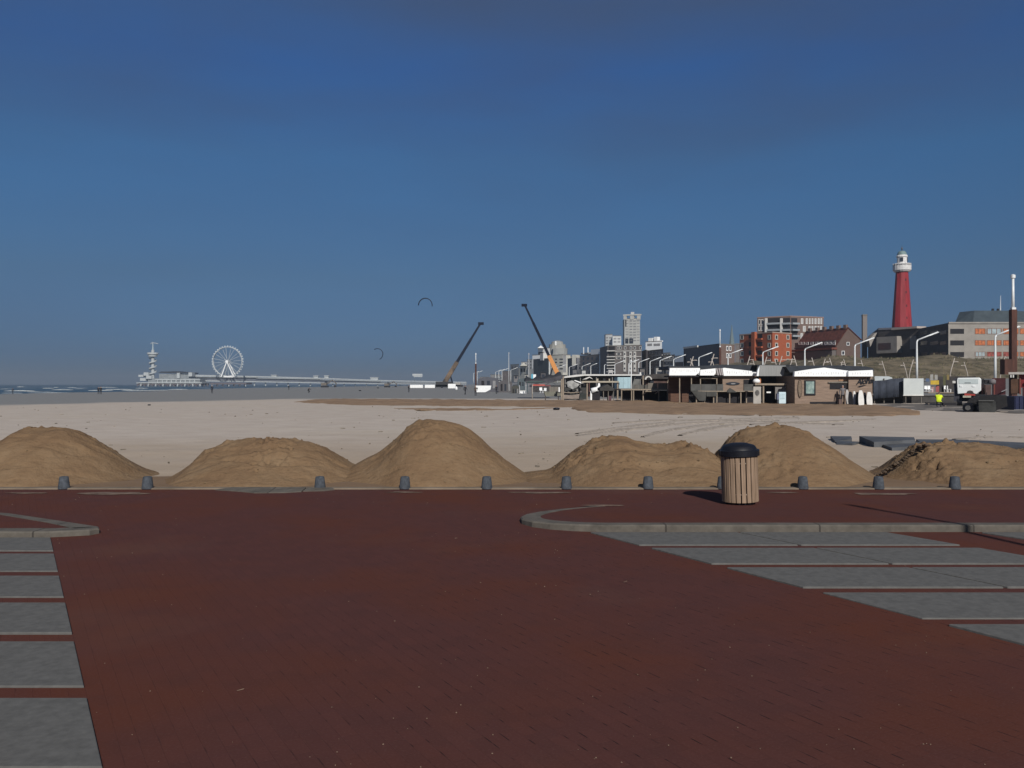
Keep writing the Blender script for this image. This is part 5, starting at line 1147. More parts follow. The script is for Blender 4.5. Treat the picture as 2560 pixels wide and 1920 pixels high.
# ------------------------------------------------------------------ beach bars (pavilions)
def beam(root, name, u0, v0, u1, v1, Y, d, m): return MB().pr(u0, v0, u1, v1, Y, d).build(name, m, root)
def poly(root, name, pts, Y, d, m): return MB().prism([P(u, v, Y) for u, v in pts], (0, d, 0)).build(name, m, root)
fasc = mat('fascia_white', (.86, .88, .88), .6, .03, 1)
tick = mat('fascia_grey_marks', (.60, .62, .64), .8)
def ticks(root, u0, u1, v0, v1, Y, n, seed):
    q = random.Random(seed); mb = MB()
    for i in range(n):
        u = u0+(u1-u0)*(i+.5)/n+q.uniform(-.6, .6); h = q.uniform(.3, .8); o_ = q.uniform(0, 1-h)*(v1-v0)
        mb.pr(u, v1-o_-(v1-v0)*h, u+q.uniform(.5, 1.1), v1-o_, Y-.03, .028)
    return mb.build('lettering', tick, root)
def surf_shop():
    Y = 82; t = thing('surf_shop', P(2085, 1011, Y), 'wooden surf shop with white fascia and dark script sign on its right wall', 'surf shop')
    poly(t, 'wall', [(1987, 1012), (2121, 1012), (2121, 938), (1987, 938)], Y, 8, plank_br)
    poly(t, 'wall', [(2121.5, 1012), (2181, 1012), (2181, 938), (2121.5, 938)], Y-.35, 8, plank_br)
    fa = poly(t, 'fascia', [(1986, 940), (2121, 940), (2121, 926), (2061, 918), (2034, 921), (1987, 928)], Y-.5, .5, fasc); ticks(fa, 1994, 2112, 928, 936, Y-.5, 19, 1)
    fb = poly(t, 'fascia', [(2121.2, 940), (2183, 940), (2182, 924), (2121.2, 926.5)], Y-.85, .85, fasc); ticks(fb, 2128, 2180, 929, 936, Y-.85, 8, 2)
    poly(t, 'roof', [(1975, 930), (2186, 927), (2183, 919.5), (2165, 915), (2100, 912.5), (2010, 913), (1964, 915)], Y+1.2, 7, roof_d)
    # oval board on the wall, framed poster, window slot
    mb = MB(); n = 20; c = (1999.5, 970); mb.prism([P(c[0]+5.6*math.cos(2*math.pi*i/n), c[1]-23.5*math.sin(2*math.pi*i/n), Y-.02) for i in range(n)], (0, -.08, 0)); bd = mb.build('wall_surfboard', mat('board_brown', (.085, .06, .045), .5, .3), t)
    mb = MB(); mb.prism([P(c[0]+4.2*math.cos(2*math.pi*i/n), c[1]-20*math.sin(2*math.pi*i/n), Y-.11) for i in range(n)], (0, -.02, 0)); mb.build('inlay', mat('board_inlay', (.16, .12, .085), .5, .3, 6), bd)
    pf = poly(t, 'poster_frame', [(2011.5, 987), (2039, 987), (2039, 949.5), (2011.5, 949.5)], Y-.1, .1, black_pl)
    ps = poly(pf, 'poster', [(2015, 983), (2035.5, 983), (2035.5, 952.5), (2015, 952.5)], Y-.13, .03, mat('poster_sea_green', (.17, .30, .30), .5, .5, 2.2, col2=(.33, .42, .38)))
    wi = poly(t, 'window_slot', [(2075, 971.5), (2121, 971.5), (2121, 958), (2075, 958)], Y-.06, .06, dark_m)
    poly(t, 'shutter_board', [(2071, 956.5), (2121, 956.5), (2121, 953), (2071, 954)], Y-.16, .16, plank_gr)
    poly(t, 'plank_repair', [(2097, 951), (2120, 951), (2120, 948), (2097, 948)], Y-.05, .05, mat('fresh_plank', (.34, .2, .12)))
    # script sign
    cu = bpy.data.curves.new('sign', 'FONT'); cu.body = 'Aloha'; cu.shear = .35; cu.size = .74; cu.extrude = .02; cu.align_x = 'CENTER'; cu.offset = .012; cu.space_character = .85
    tmp = bpy.data.objects.new('tmp', cu); COL.objects.link(tmp); bpy.context.view_layer.update()
    me = bpy.data.meshes.new_from_object(tmp.evaluated_get(bpy.context.evaluated_depsgraph_get())); COL.objects.unlink(tmp); bpy.data.objects.remove(tmp)
    mb = MB(); M = Matrix.Translation(P(2161, 958.5, Y-.42)) @ Matrix.Rotation(R(-6), 4, 'Y') @ Matrix.Rotation(R(90), 4, 'X')
    mb.add([M @ v.co for v in me.vertices], [list(p.vertices) for p in me.polygons]); mb.build('sign_lettering', black_pl, t)
    mb = MB(); mb.prism([P(u, v, Y-.36) for u, v in ((2143.5, 966.5), (2150, 966.8), (2158, 964.5), (2166, 961), (2158, 961.8), (2149, 963.3))], (0, -.06, 0)); mb.build('sign_board_emblem', black_pl, t)
    poly(t, 'skirting_gap', [(2025, 1009), (2100, 1009), (2100, 1003), (2025, 1003.5)], Y-.04, .04, dark_m)
surf_shop()
def board(u0, u1, v0, v1, Y, m, lab, tail=.5):
    n = 14; pts = []; w = (u1-u0)/2; c = (u0+u1)/2
    for i in range(n+1):
        s = i/n; hw = w*min(1, (math.sin(math.pi*min(1, .08+s*.62)))**.55+.0); pts.append((hw, v1-(v1-v0)*(1-s)))
    left = [(c-h, v) for h, v in pts]; right = [(c+h, v) for h, v in pts][::-1]
    mb = MB(); ln = Vector((0, .35, 0)); A = [P(u, v, Y) for u, v in left+right]
    for p in A: p.y += (p.z)*.12
    o = MB().prism(A, (0, .07, 0)).build('surfboard', m, bevel=.015); return tag(o, lab, 'surfboard', 'surfboards leaning before the surf shop')
bw, bk = mat('board_white', (.62, .61, .58), .4, .12, 2, spec=.5), mat('board_black', (.006, .006, .009), .6, .2, 2, spec=.1)
board(2115, 2124.5, 973, 1009, 80.6, mat('board_grey', (.36, .35, .34), .5, .2, 3), 'grey white surfboard beside the standing person')
board(2121.5, 2134, 978, 1013, 79.6, bk, 'fat black surfboard right of the grey white one')
board(2133.5, 2141.5, 977, 1013.5, 80.2, bw, 'slim white surfboard between the two black ones')
board(2139.5, 2151, 979, 1013, 79.8, bk, 'black surfboard left of the broad white one')
board(2146.5, 2161, 975, 1013.5, 79.4, bw, 'broad white surfboard below the sign emblem')
board(2159.5, 2168, 980, 1011, 80.4, bk, 'narrow black surfboard left of the rightmost white one')
board(2167, 2182, 979, 1012, 79.9, bw, 'rightmost white surfboard at the shop corner')
o = thing('paper_bin', P(2101, 1011, 80.5), 'small grey brown bin left of the person at the surf shop', 'bin'); 
MB().pr(2097.5, 996, 2104.5, 1011, 80.5, .3).build('body', mat('bin_brown', (.12, .085, .075)), o); MB().pr(2097, 994.5, 2105, 996, 80.45, .4).build('lid', dark_m, o)
def bar_counter():
    Y = 84.8; t = thing('beach_bar', P(1940, 1010, Y), 'open beach bar with grey awning between the two wooden pavilions', 'beach bar')
    poly(t, 'back_wall', [(1893, 1012), (1987, 1012), (1987, 938), (1893, 938)], Y+3, .3, mat('bar_back', (.035, .033, .036), .9, .3, 1))
    aw = poly(t, 'awning', [(1897, 939), (1958, 939), (1965, 913), (1899, 912)], Y-.6, .12, mat('awning_grey', (.25, .255, .25), .8, .15, 2, stretch=(8, 1, .3)))
    poly(t, 'awning', [(1958.3, 939), (1986, 938), (1986, 928), (1965.5, 914)], Y-.3, .12, mat('awning_dark', (.15, .155, .15), .8, .15, 2, stretch=(8, 1, .3)))
    poly(t, 'awning_edge', [(1892, 939), (1896.8, 939), (1898.8, 914), (1894, 925)], Y-.62, .3, fasc)
    beam(t, 'roof', 1893, 911, 1990, 913, Y-.3, 4, roof_d)
    beam(t, 'counter', 1888, 957.5, 1987, 962, Y-.5, .7, timber)
    for u in (1907, 1984.5): beam(t, 'post', u, 962, u+3.5, 1010, Y-.35, .22, timber)
    beam(t, 'front_panel', 1938, 964, 1978, 997, Y-.2, .15, mat('panel_grey', (.19, .18, .17), .85, .2, 2))
    beam(t, 'menu_sheet', 1916.5, 978, 1927, 981.5, Y-.1, .04, white_p)
    for i in range(6): beam(t, 'shelf_item', 1955+i*5, 949+(i % 2)*1.5, 1958+i*5, 955, Y+1.2, .25, (greyw, offwhite, plank_gr)[i % 3])
    beam(t, 'shelf', 1952, 955, 1986, 957, Y+1.1, .4, timber)
    poly(t, 'orange_flag', [(1896, 957), (1902, 957), (1902.5, 947), (1898.5, 943)], Y-.2, .1, mat('orange_cloth', (.5, .19, .07)))
bar_counter()
o = thing('fridge', P(1956, 1000, 82), 'pale ice blue fridge box standing before the bar panel', 'fridge'); MB().pr(1947.5, 979, 1965, 1008, 81.6, .6).build('body', mat('ice_blue', (.52, .64, .68), .5, .06, 2), o, bevel=.03)
MB().pr(1950, 983, 1962, 996, 81.56, .04).build('door_panel', mat('ice_blue_door', (.44, .56, .6), .4, .1, 4), o); MB().pr(1943, 983, 1947.2, 998, 81.65, .4).build('side_crate', mat('crate_blue', (.13, .15, .22)), o)
o = thing('notice_board', P(1893, 994, 81.5), 'grey notice board with round emblem left of the bar counter', 'notice board'); MB().pr(1883.5, 965.5, 1902.5, 1008, 81.4, .08).build('panel', mat('notice_grey', (.36, .34, .31), .8, .12, 2), o)
MB().prism([P(1893+5.5*math.cos(2*math.pi*i/16), 981-7*math.sin(2*math.pi*i/16), 81.39) for i in range(16)], (0, -.03, 0)).build('emblem', mat('emblem_dark', (.10, .095, .09), .8, .5, 9), o)
o = thing('cushion_sack', P(1890, 958, 82.3), 'white sack lying on the left end of the bar counter', 'sack'); 
mb = MB(); mb.lathe([(.1, 0), (.36, .1), (.34, .3), (.2, .42), (.03, .46)], 10, P(1891.5, 957.5, 82.6)); mb.build('bag', white_p, o, smooth=True)
def pavilion_left():
    Y = 86; t = thing('beach_pavilion', P(1782, 1008, Y), 'long wooden beach pavilion with three white fascia panels and dark roof', 'pavilion')
    poly(t, 'wall', [(1672, 1008), (1752, 1008), (1752, 936), (1672, 936)], Y+2.2, .3, mat('red_brown_planks', (.10, .055, .038), .85, .3, 2, stretch=(.4, 1, 8)))
    poly(t, 'wall', [(1752, 1008), (1806, 1008), (1806, 936), (1752, 936)], Y+3, .3, mat('interior_brown', (.11, .085, .07), .85, .4, .9))
    wr_ = poly(t, 'wall', [(1806.5, 1008), (1892, 1008), (1892, 936), (1806.5, 936)], Y, 6, plank_br)
    f1 = poly(t, 'fascia', [(1673, 937.5), (1739, 937.5), (1750, 928), (1750, 919), (1674.5, 919)], Y-.5, .4, fasc); ticks(f1, 1680, 1744, 920.5, 930, Y-.5, 13, 3)
    f2 = poly(t, 'fascia', [(1750, 937.5), (1785, 937.5), (1789.5, 931), (1789, 920), (1751, 923.5)], Y-.7, .4, fasc); ticks(f2, 1757, 1785, 925, 932, Y-.7, 6, 4)
    f3 = poly(t, 'fascia', [(1809.5, 938.5), (1891, 938.5), (1891, 928), (1811, 918.5), (1806.5, 920)], Y-.5, .4, fasc); ticks(f3, 1815, 1880, 925.5, 934, Y-.5, 11, 5)
    for i, u in enumerate((1791, 1797, 1802)): poly(t, 'fascia_brace', [(u+3, 937), (u+6.5, 937), (u+2.5, 919), (u-1, 920)], Y-.55-.03*i, .2, mat('brace_grey', (.36, .33, .33)))
    poly(t, 'roof', [(1671, 922), (1752, 922), (1800, 921), (1892, 932), (1893, 911.5), (1800, 911), (1745, 914), (1672, 914)], Y+.4, 6, roof_d)
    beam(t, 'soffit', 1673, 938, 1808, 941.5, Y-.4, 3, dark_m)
    for u in (1698, 1727.5, 1750, 1791): beam(t, 'post', u, 941, u+2.4, 1008, Y-.2, .14, timber)
    beam(t, 'frame_rail', 1750, 943, 1790, 946, Y-.2, .14, timber); beam(t, 'window', 1759, 949, 1779, 962, Y+2.85, .1, mat('brown_window', (.2, .15, .12), .5, .4, 2))
    # eye shaped board on the wall and dark doorway
    mb = MB(); n = 20; mb.prism([P(1832+17.5*math.cos(2*math.pi*i/n), 957.8-3.9*math.sin(2*math.pi*i/n)*abs(math.sin(2*math.pi*i/n))**.3, Y-.02) for i in range(n)], (0, -.07, 0)); e = mb.build('wall_surfboard', glass_d, wr_)
    mb = MB(); mb.prism([P(1833+6*math.cos(2*math.pi*i/n), 958.2-1.6*math.sin(2*math.pi*i/n), Y-.10) for i in range(n)], (0, -.02, 0)); mb.build('inlay', greyw, e)
    beam(t, 'doorway', 1859, 948, 1886, 1000, Y-.05, .05, dark_m)
    gl = mat('windbreak_glass', (.085, .085, .08), .35, .2, 1.5)
    for a, b in ((1727, 1752), (1753, 1790), (1791.5, 1808), (1860, 1885)): beam(t, 'windbreak', a, 959.5, b, 976, Y-1.2, .05, gl)
    # raised deck edge with posts, canvas skirts
    beam(t, 'deck', 1745, 976, 1893, 978.5, Y-1.4, 1.4, timber)
    beam(t, 'deck_shade_sheet', 1722, 979, 1893, 1006, Y-.6, .1, dark_m)  # dark sheet standing in for the shade under the deck
    for u in (1740, 1760, 1783, 1791, 1823, 1851, 1865): beam(t, 'deck_post', u, 978, u+2.6, 1008, Y-1.3, .16, timber)
    cv = mat('grey_canvas', (.06, .06, .056), .9, .25, 1.2)
    poly(t, 'canvas_skirt', [(1735, 985), (1748, 1001), (1764, 1001), (1766, 978), (1728, 976)], Y-1.5, .08, cv)
    poly(t, 'canvas_skirt', [(1818, 980), (1842, 980), (1834, 974), (1825, 968.5), (1818, 975)], Y-1.5, .08, cv)
    poly(t, 'canvas_skirt', [(1766.5, 990), (1792, 990), (1792, 978), (1766.5, 978)], Y-1.48, .08, cv)
pavilion_left()
# terrace deck with grey plank fence, left of the pavilion
def terrace_deck():
    Y = 92; t = thing('terrace_deck', P(1640, 1000, Y), 'raised timber terrace on posts with grey plank fence', 'deck')
    beam(t, 'floor', 1552, 971.5, 1722, 974.5, Y, 6, timber)
    beam(t, 'shade_sheet', 1555, 975, 1722, 1004, Y+1.5, .2, dark_m)  # dark upright sheet imitating shade beneath the terrace floor
    for a, b in ((1620, 1644), (1645, 1669), (1670, 1686), (1687.5, 1700)): beam(t, 'fence_panel', a, 956.5, b, 971, Y+.1, .06, plank_gr)
    for u in (1586, 1599, 1612): beam(t, 'fence_panel', u, 961, u+11, 971, Y+.2, .05, mat('dark_planks', (.10, .095, .085), .85, .3, 2))
    for u in (1553, 1578, 1583, 1607, 1646, 1668, 1684): beam(t, 'post', u, 974, u+2.3, 1005, Y+.05, .18, timber)
    poly(t, 'brace', [(1609, 984), (1612, 984), (1620, 975), (1616, 975)], Y-.05, .1, timber); poly(t, 'brace', [(1636, 984), (1639, 984), (1650, 975), (1646, 975)], Y-.05, .1, timber)
    beam(t, 'step', 1613, 976.5, 1640, 978.5, Y-.6, .6, timber); beam(t, 'post', 1606.5, 938, 1609.5, 974, Y+.6, .15, timber)
terrace_deck()
def brown_hut():
    Y = 97; t = thing('beach_hut', P(1650, 975, Y), 'low red brown hut behind the grey plank fence', 'hut')
    beam(t, 'wall', 1615, 945, 1676, 972, Y, 4, mat('hut_brown', (.085, .052, .045), .85, .35, 1.5)); poly(t, 'roof', [(1602, 946), (1678, 946), (1676, 933), (1640, 934), (1606, 938)], Y-.4, 5, mat('hut_roof', (.055, .05, .048), .85, .3, 1))
    beam(t, 'window', 1622, 950, 1634, 956, Y-.06, .06, glass_d); poly(t, 'leaning_plank', [(1667, 957), (1669, 957), (1674, 944), (1672, 944)], Y-.3, .1, timber)
    mb = MB(); n = 12; mb.prism([P(1621+9*math.cos(math.pi*i/n), 948-9*math.sin(math.pi*i/n), Y-.7) for i in range(n+1)], (0, .5, 0)); mb.build('round_vent', offwhite, t)
    mb = MB(); mb.prism([P(1621.5+5.5*math.cos(math.pi*i/n), 948-6*math.sin(math.pi*i/n), Y-.74) for i in range(n+1)], (0, .04, 0)); mb.build('vent_opening', dark_m, t)
brown_hut()
def long_white_roof():
    Y = 132; t = thing('beach_pavilion', P(1500, 985, Y), 'half built pavilion with one long thin white roof edge', 'pavilion')
    poly(t, 'roof_edge', [(1410, 944), (1440, 941), (1460, 938.5), (1604, 938), (1604, 935), (1462, 934.5), (1438, 936), (1411, 940)], Y, 9, offwhite)
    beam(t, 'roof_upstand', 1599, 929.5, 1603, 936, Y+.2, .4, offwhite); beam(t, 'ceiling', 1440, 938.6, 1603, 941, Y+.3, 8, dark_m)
    beam(t, 'back_wall', 1410, 941, 1604, 990, Y+7, .3, mat('unfinished_wall', (.11, .11, .105), .9, .5, .5))
    for u in (1412, 1450, 1490, 1530, 1560, 1600): beam(t, 'column', u, 941, u+2.2, 991, Y+.4, .3, mat('column_grey', (.17, .165, .16)))
    for a, b, v0, v1, m in ((1414, 1427, 942, 947, dark_m), (1452, 1470, 948, 962, dark_m), (1428, 1449, 942, 950, mat('sheet_green_grey', (.18, .2, .19))), (1508, 1514, 945, 952, offwhite), (1515, 1519, 944, 951, mat('pinkish', (.3, .2, .19))), (1522, 1526, 944, 951, offwhite)):
        beam(t, 'wall_panel', a, v0, b, v1, Y+3, .1, m)
long_white_roof()
def timber_frame():
    Y = 101; t = thing('timber_frame', P(1470, 1000, Y), 'bare timber frame of posts and one long pale crossbeam', 'frame')
    for u0, u1, v0, v1 in ((1403, 1406.2, 946, 1001), (1406.8, 1410, 940, 1001), (1466.5, 1469.5, 953, 1001), (1542.5, 1546, 955, 1001)): beam(t, 'post', u0, v0, u1, v1, Y, .28, timber)
    beam(t, 'crossbeam', 1455, 951.5, 1547, 955.5, Y-.2, .18, mat('pale_timber', (.38, .34, .27), .8, .2, 3, stretch=(.6, 4, 6))); beam(t, 'short_post', 1491, 945.5, 1496, 951.5, Y-.15, .15, MATS['pale_timber']); beam(t, 'short_post', 1522, 946, 1525, 951.5, Y-.15, .15, MATS['pale_timber'])
    beam(t, 'post', 1472, 955.6, 1474.5, 990, Y+2, .2, mat('red_timber', (.10, .05, .045)))
timber_frame()
def slide():
    Y = 106; t = thing('water_slide', P(1490, 988, Y), 'white curved slide stored under the timber frame', 'slide')
    MB().tube([P(1497, 957, Y), P(1497.5, 963, Y), P(1495, 969, Y), P(1488, 973, Y), P(1479, 976, Y)], [.13, .17, .22, .3, .34], 8).build('chute', white_p, t, smooth=True)
    MB().pr(1481, 972, 1497, 977, Y-.25, .9).build('tray', white_p, t, bevel=.06); MB().pr(1476, 976, 1480, 999, Y, .3).build('foot', white_p, t); MB().pr(1480, 977.5, 1500, 999, Y+.1, 1).build('shade_block', dark_m, t)  # dark block below the slide drawn in place of shade
slide()
def dark_hut():
    Y = 100; t = thing('beach_hut', P(1521, 998, Y), 'small dark gabled hut on legs under the crossbeam', 'hut'); dk = mat('hut_dark', (.05, .048, .045), .85, .3, 2)
    poly(t, 'gable', [(1500, 976), (1537, 976), (1537, 971), (1519, 960), (1500, 969)], Y+.2, 3, dk); beam(t, 'wall', 1505, 976, 1534, 992, Y+1.4, .2, mat('hut_inside', (.075, .07, .07), .9, .5, 2))
    for u in (1508, 1520, 1533): beam(t, 'leg', u, 975.5, u+1.8, 1001.5, Y+.3, .12, plank_gr)
    MB().box(X_(1525, Y), Y+.8, .3, .45, .5, .6).build('crate', mat('crate_plum', (.10, .05, .06)), t)
dark_hut()
def sagging_tent():
    Y = 118; t = thing('tent', P(1350, 985, Y), 'dark sagging tarpaulin tent roof left of the orange crane boom', 'tent'); tp = mat('tarpaulin_dark', (.035, .037, .042), .85, .3, .8)
    vs = []; nx, ny = 24, 8
    for i in range(nx+1):
        u = 1312+(1404-1312)*i/nx; vt = interp([(1312, 951), (1330, 949), (1355, 947), (1380, 942), (1404, 936)], u)
        for j in range(ny+1):
            y = Y+6*j/ny; p = P(u, vt, Y); s = 1.0*math.sin(math.pi*j/ny)*(.6+.3*math.sin(i*.9)); vs.append((p.x, y, p.z+s*.6))
    n = ny+1; fs = [(i*n+j, (i+1)*n+j, (i+1)*n+j+1, i*n+j+1) for i in range(nx) for j in range(ny)]
    o = MB().add(vs, fs).build('canopy', tp, t, smooth=True); md = o.modifiers.new('solid', 'SOLIDIFY'); md.thickness = .08
    poly(t, 'side_flap', [(1314, 957.5), (1370, 957.5), (1390, 953), (1404, 944), (1404, 937), (1380, 943), (1355, 948), (1314, 951.5)], Y-.1, .08, mat('tarp_grey', (.065, .065, .075), .85, .35, .8))
    poly(t, 'teal_strip', [(1316, 955.3), (1350, 955), (1364, 952.5), (1350, 951.8), (1318, 953)], Y-.16, .05, mat('tarp_teal', (.05, .085, .08)))
    for u in (1330, 1402): beam(t, 'post', u, 955, u+1.6, 995, Y+.2, .14, timber)
sagging_tent()
def red_stall():
    Y = 190; t = thing('beach_stall', P(1350, 981, Y), 'open stall with a red beam under the dark tent', 'stall')
    beam(t, 'beam', 1331, 960, 1362, 963.5, Y, .3, mat('red_beam', (.45, .10, .075), .7, .15)); beam(t, 'beam', 1362, 961.5, 1376, 964.5, Y+.3, .3, mat('maroon_beam', (.16, .06, .06)))
    beam(t, 'post', 1329.5, 960, 1332, 980, Y+.02, .2, mat('maroon_beam', (.16, .06, .06))); beam(t, 'post', 1374, 964, 1376.5, 980, Y, .2, mat('pink_post', (.22, .14, .14)))
    beam(t, 'back_wall', 1332, 964, 1375, 979, Y+3, .2, mat('stall_dark', (.06, .055, .055), .9, .5, 1.5)); beam(t, 'counter', 1334, 972, 1370, 974, Y+.5, .6, mat('stall_dark', (.06, .055, .055)))
red_stall()
def chair(u, v, Y, yaw, lab, m=None, grp='white plastic chairs at the beach stalls', s=1.0):
    c = P(u, v, Y); t = thing('chair', c, lab, 'chair', grp); m = m or white_p
    def b(name, x, y, z, sx, sy, sz):
        q = Matrix.Rotation(yaw, 3, 'Z') @ Vector((x, y, 0)); MB().box(c.x+q.x*s, c.y+q.y*s, c.z+z*s, sx*s, sy*s, sz*s, yaw).build(name, m, t)
    b('seat', 0, 0, .44, .5, .5, .05); b('backrest', 0, .24, .72, .5, .04, .5)
    for x in (-.2, .2):
        for y in (-.2, .2): b('leg', x, y, .21, .05, .05, .42)
chair(1353, 981.5, 189, .3, 'white chair standing in the middle of the red stall', s=1.25); chair(1362, 981.5, 189, -.4, 'white chair at the right side of the red stall', s=1.15)
def grey_platform():
    Y = 104; t = thing('platform', P(1400, 1000, Y), 'greenish grey timber platform on legs in front of the stalls', 'platform'); m = mat('green_grey_planks', (.16, .16, .13), .85, .25, 1.5)
    poly(t, 'top', [(1360, 978), (1402, 978), (1402, 988), (1392, 989.5), (1364, 989)], Y, 2.5, m); beam(t, 'wall_panel', 1373, 966, 1400, 978, Y+.8, .1, plank_gr); beam(t, 'white_post', 1396.5, 967, 1399.3, 979, Y-.1, .12, white_p)
    for u in (1362.5, 1395): beam(t, 'leg', u, 989, u+2.2, 1000, Y+.1, .14, mat('leg_dark', (.06, .05, .045)))
    beam(t, 'shade_strip', 1394, 978.5, 1402, 980.5, Y-.05, .05, dark_m)  # thin dark strip painted in place of a shadow on the platform edge
grey_platform()
def junk():
    q = random.Random(21); Y = 109
    t = thing('scrap_heap', P(1440, 990, Y), 'heap of grey building scrap with pale sheets beside the timber posts', 'scrap heap')
    beam(t, 'scrap_piece', 1412, 968, 1466, 998, Y+1.5, 2, mat('scrap_c', (.045, .045, .043)))
    for i in range(46):
        u = q.uniform(1411, 1466); v = q.uniform(955, 990); w, h = q.uniform(3, 11), q.uniform(1.5, 6); y = Y+q.uniform(-1, 3)+(990-v)*.05
        if v+h > 994: continue
        m = (dark_m, mat('scrap_a', (.085, .08, .072)), mat('scrap_b', (.14, .135, .125)), mat('scrap_c', (.045, .045, .043)), mat('scrap_d', (.24, .23, .22)))[min(4, q.randrange(6) % 5)]
        p = P(u, v, y); k = y/F; M = Matrix.Rotation(q.uniform(-.5, .5), 3, 'Y'); mb = MB(); mb.box(0, 0, 0, w*k, q.uniform(.2, .9), h*k, q.uniform(-.4, .4)); mb.v = [M @ x+p for x in mb.v]; mb.build('scrap_piece', m, t)
    poly(t, 'pale_sheet', [(1419, 966), (1432, 972), (1444, 966), (1452, 956), (1430, 950), (1418, 953)], Y-1.2, .1, mat('pale_sheet_grey', (.30, .30, .29), .8, .4, 2))
    poly(t, 'white_sheet', [(1436, 951), (1453, 957.5), (1452, 954), (1437, 949)], Y-1.4, .15, white_p)
    poly(t, 'curved_sheet', [(1456, 948), (1466, 947), (1474, 943), (1482, 947), (1480, 944.5), (1474, 940.5), (1466, 943.5)], Y+4, .4, offwhite)
    poly(t, 'plank', [(1410, 981), (1428, 982), (1448, 980), (1448, 978.5), (1428, 980), (1410, 979.5)], Y-1.6, .2, timber)
    poly(t, 'dark_sack', [(1449, 995), (1464, 995), (1466, 985), (1459, 981.5), (1451, 984)], Y-2, 1.2, mat('sack_black', (.03, .035, .033), .8, .3, 2))
    poly(t, 'sheet', [(1410, 996), (1447, 996), (1449, 984), (1430, 987), (1410, 986)], Y-1.9, .2, mat('sandy_sheet', (.22, .185, .16), .9, .2, 1.5))
junk()
def boulevard_bits():
    q = random.Random(8)
    # low dark sheds and parasols between boulevard and beach
    for a, b, v0, v1, Y, m, lab in ((1195, 1246, 942, 966, 215, slate, 'dark half built beach hall with arched side'), (1246, 1280, 950, 972, 205, mat('dusky', (.09, .085, .09)), 'dusky low shed left of the flagpole'),
                                    (1294, 1320, 945, 960, 200, mat('teal_grey', (.075, .095, .105), .8, .3), 'blue grey rounded shed below the cream gabled house'), (1279, 1298, 962, 978, 185, mat('olive_dark', (.06, .06, .052)), 'dark olive crate shed right of the tall flagpole')):
        t = thing('shed', P((a+b)/2, v1+4, Y), lab, 'shed'); n = 12
        pts = [(a, CY+4300/Y), (b, CY+4300/Y)]+[((a+b)/2+(b-a)/2*math.cos(math.pi*i/n), v0+6-6*math.sin(math.pi*i/n)) for i in range(n+1)]
        poly(t, 'wall', pts, Y, 6, m)
        for k in range(3): u = a+(b-a)*(k+.6)/3.6; beam(t, 'opening', u, v0+9, u+(b-a)*.14, v1+4, Y-.05, .05, (dark_m, glass_d, greyw)[k % 3])
    t = thing('advert_column', P(1336, 966, 175), 'white and cyan advertising box left of the dark tent', 'advert box'); beam(t, 'white_panel', 1333, 935, 1340, 946.5, 175, .6, white_p); beam(t, 'cyan_panel', 1328, 934, 1332.8, 948, 175.1, .5, mat('cyan_panel', (.09, .33, .45), .5)); beam(t, 'post', 1330, 948, 1332, 983, 175.2, .25, lamp_m)
    t = thing('sandbox', P(1306, 980, 160), 'small white tub left of the grey flagpole', 'tub'); poly(t, 'tub', [(1301, 982.5), (1311, 983), (1313, 976), (1298.5, 976)], 160, 1.5, white_p); beam(t, 'rim', 1298, 975, 1313.5, 976.2, 159.9, 1.8, offwhite)
    t = thing('play_frame', P(1306, 980, 150), 'grey posts of a frame around the white tub', 'frame')
    for u in (1298, 1314): beam(t, 'post', u, 962, u+1.6, 984, 158, .2, mat('grey_pole', (.42, .42, .43)))
boulevard_bits()
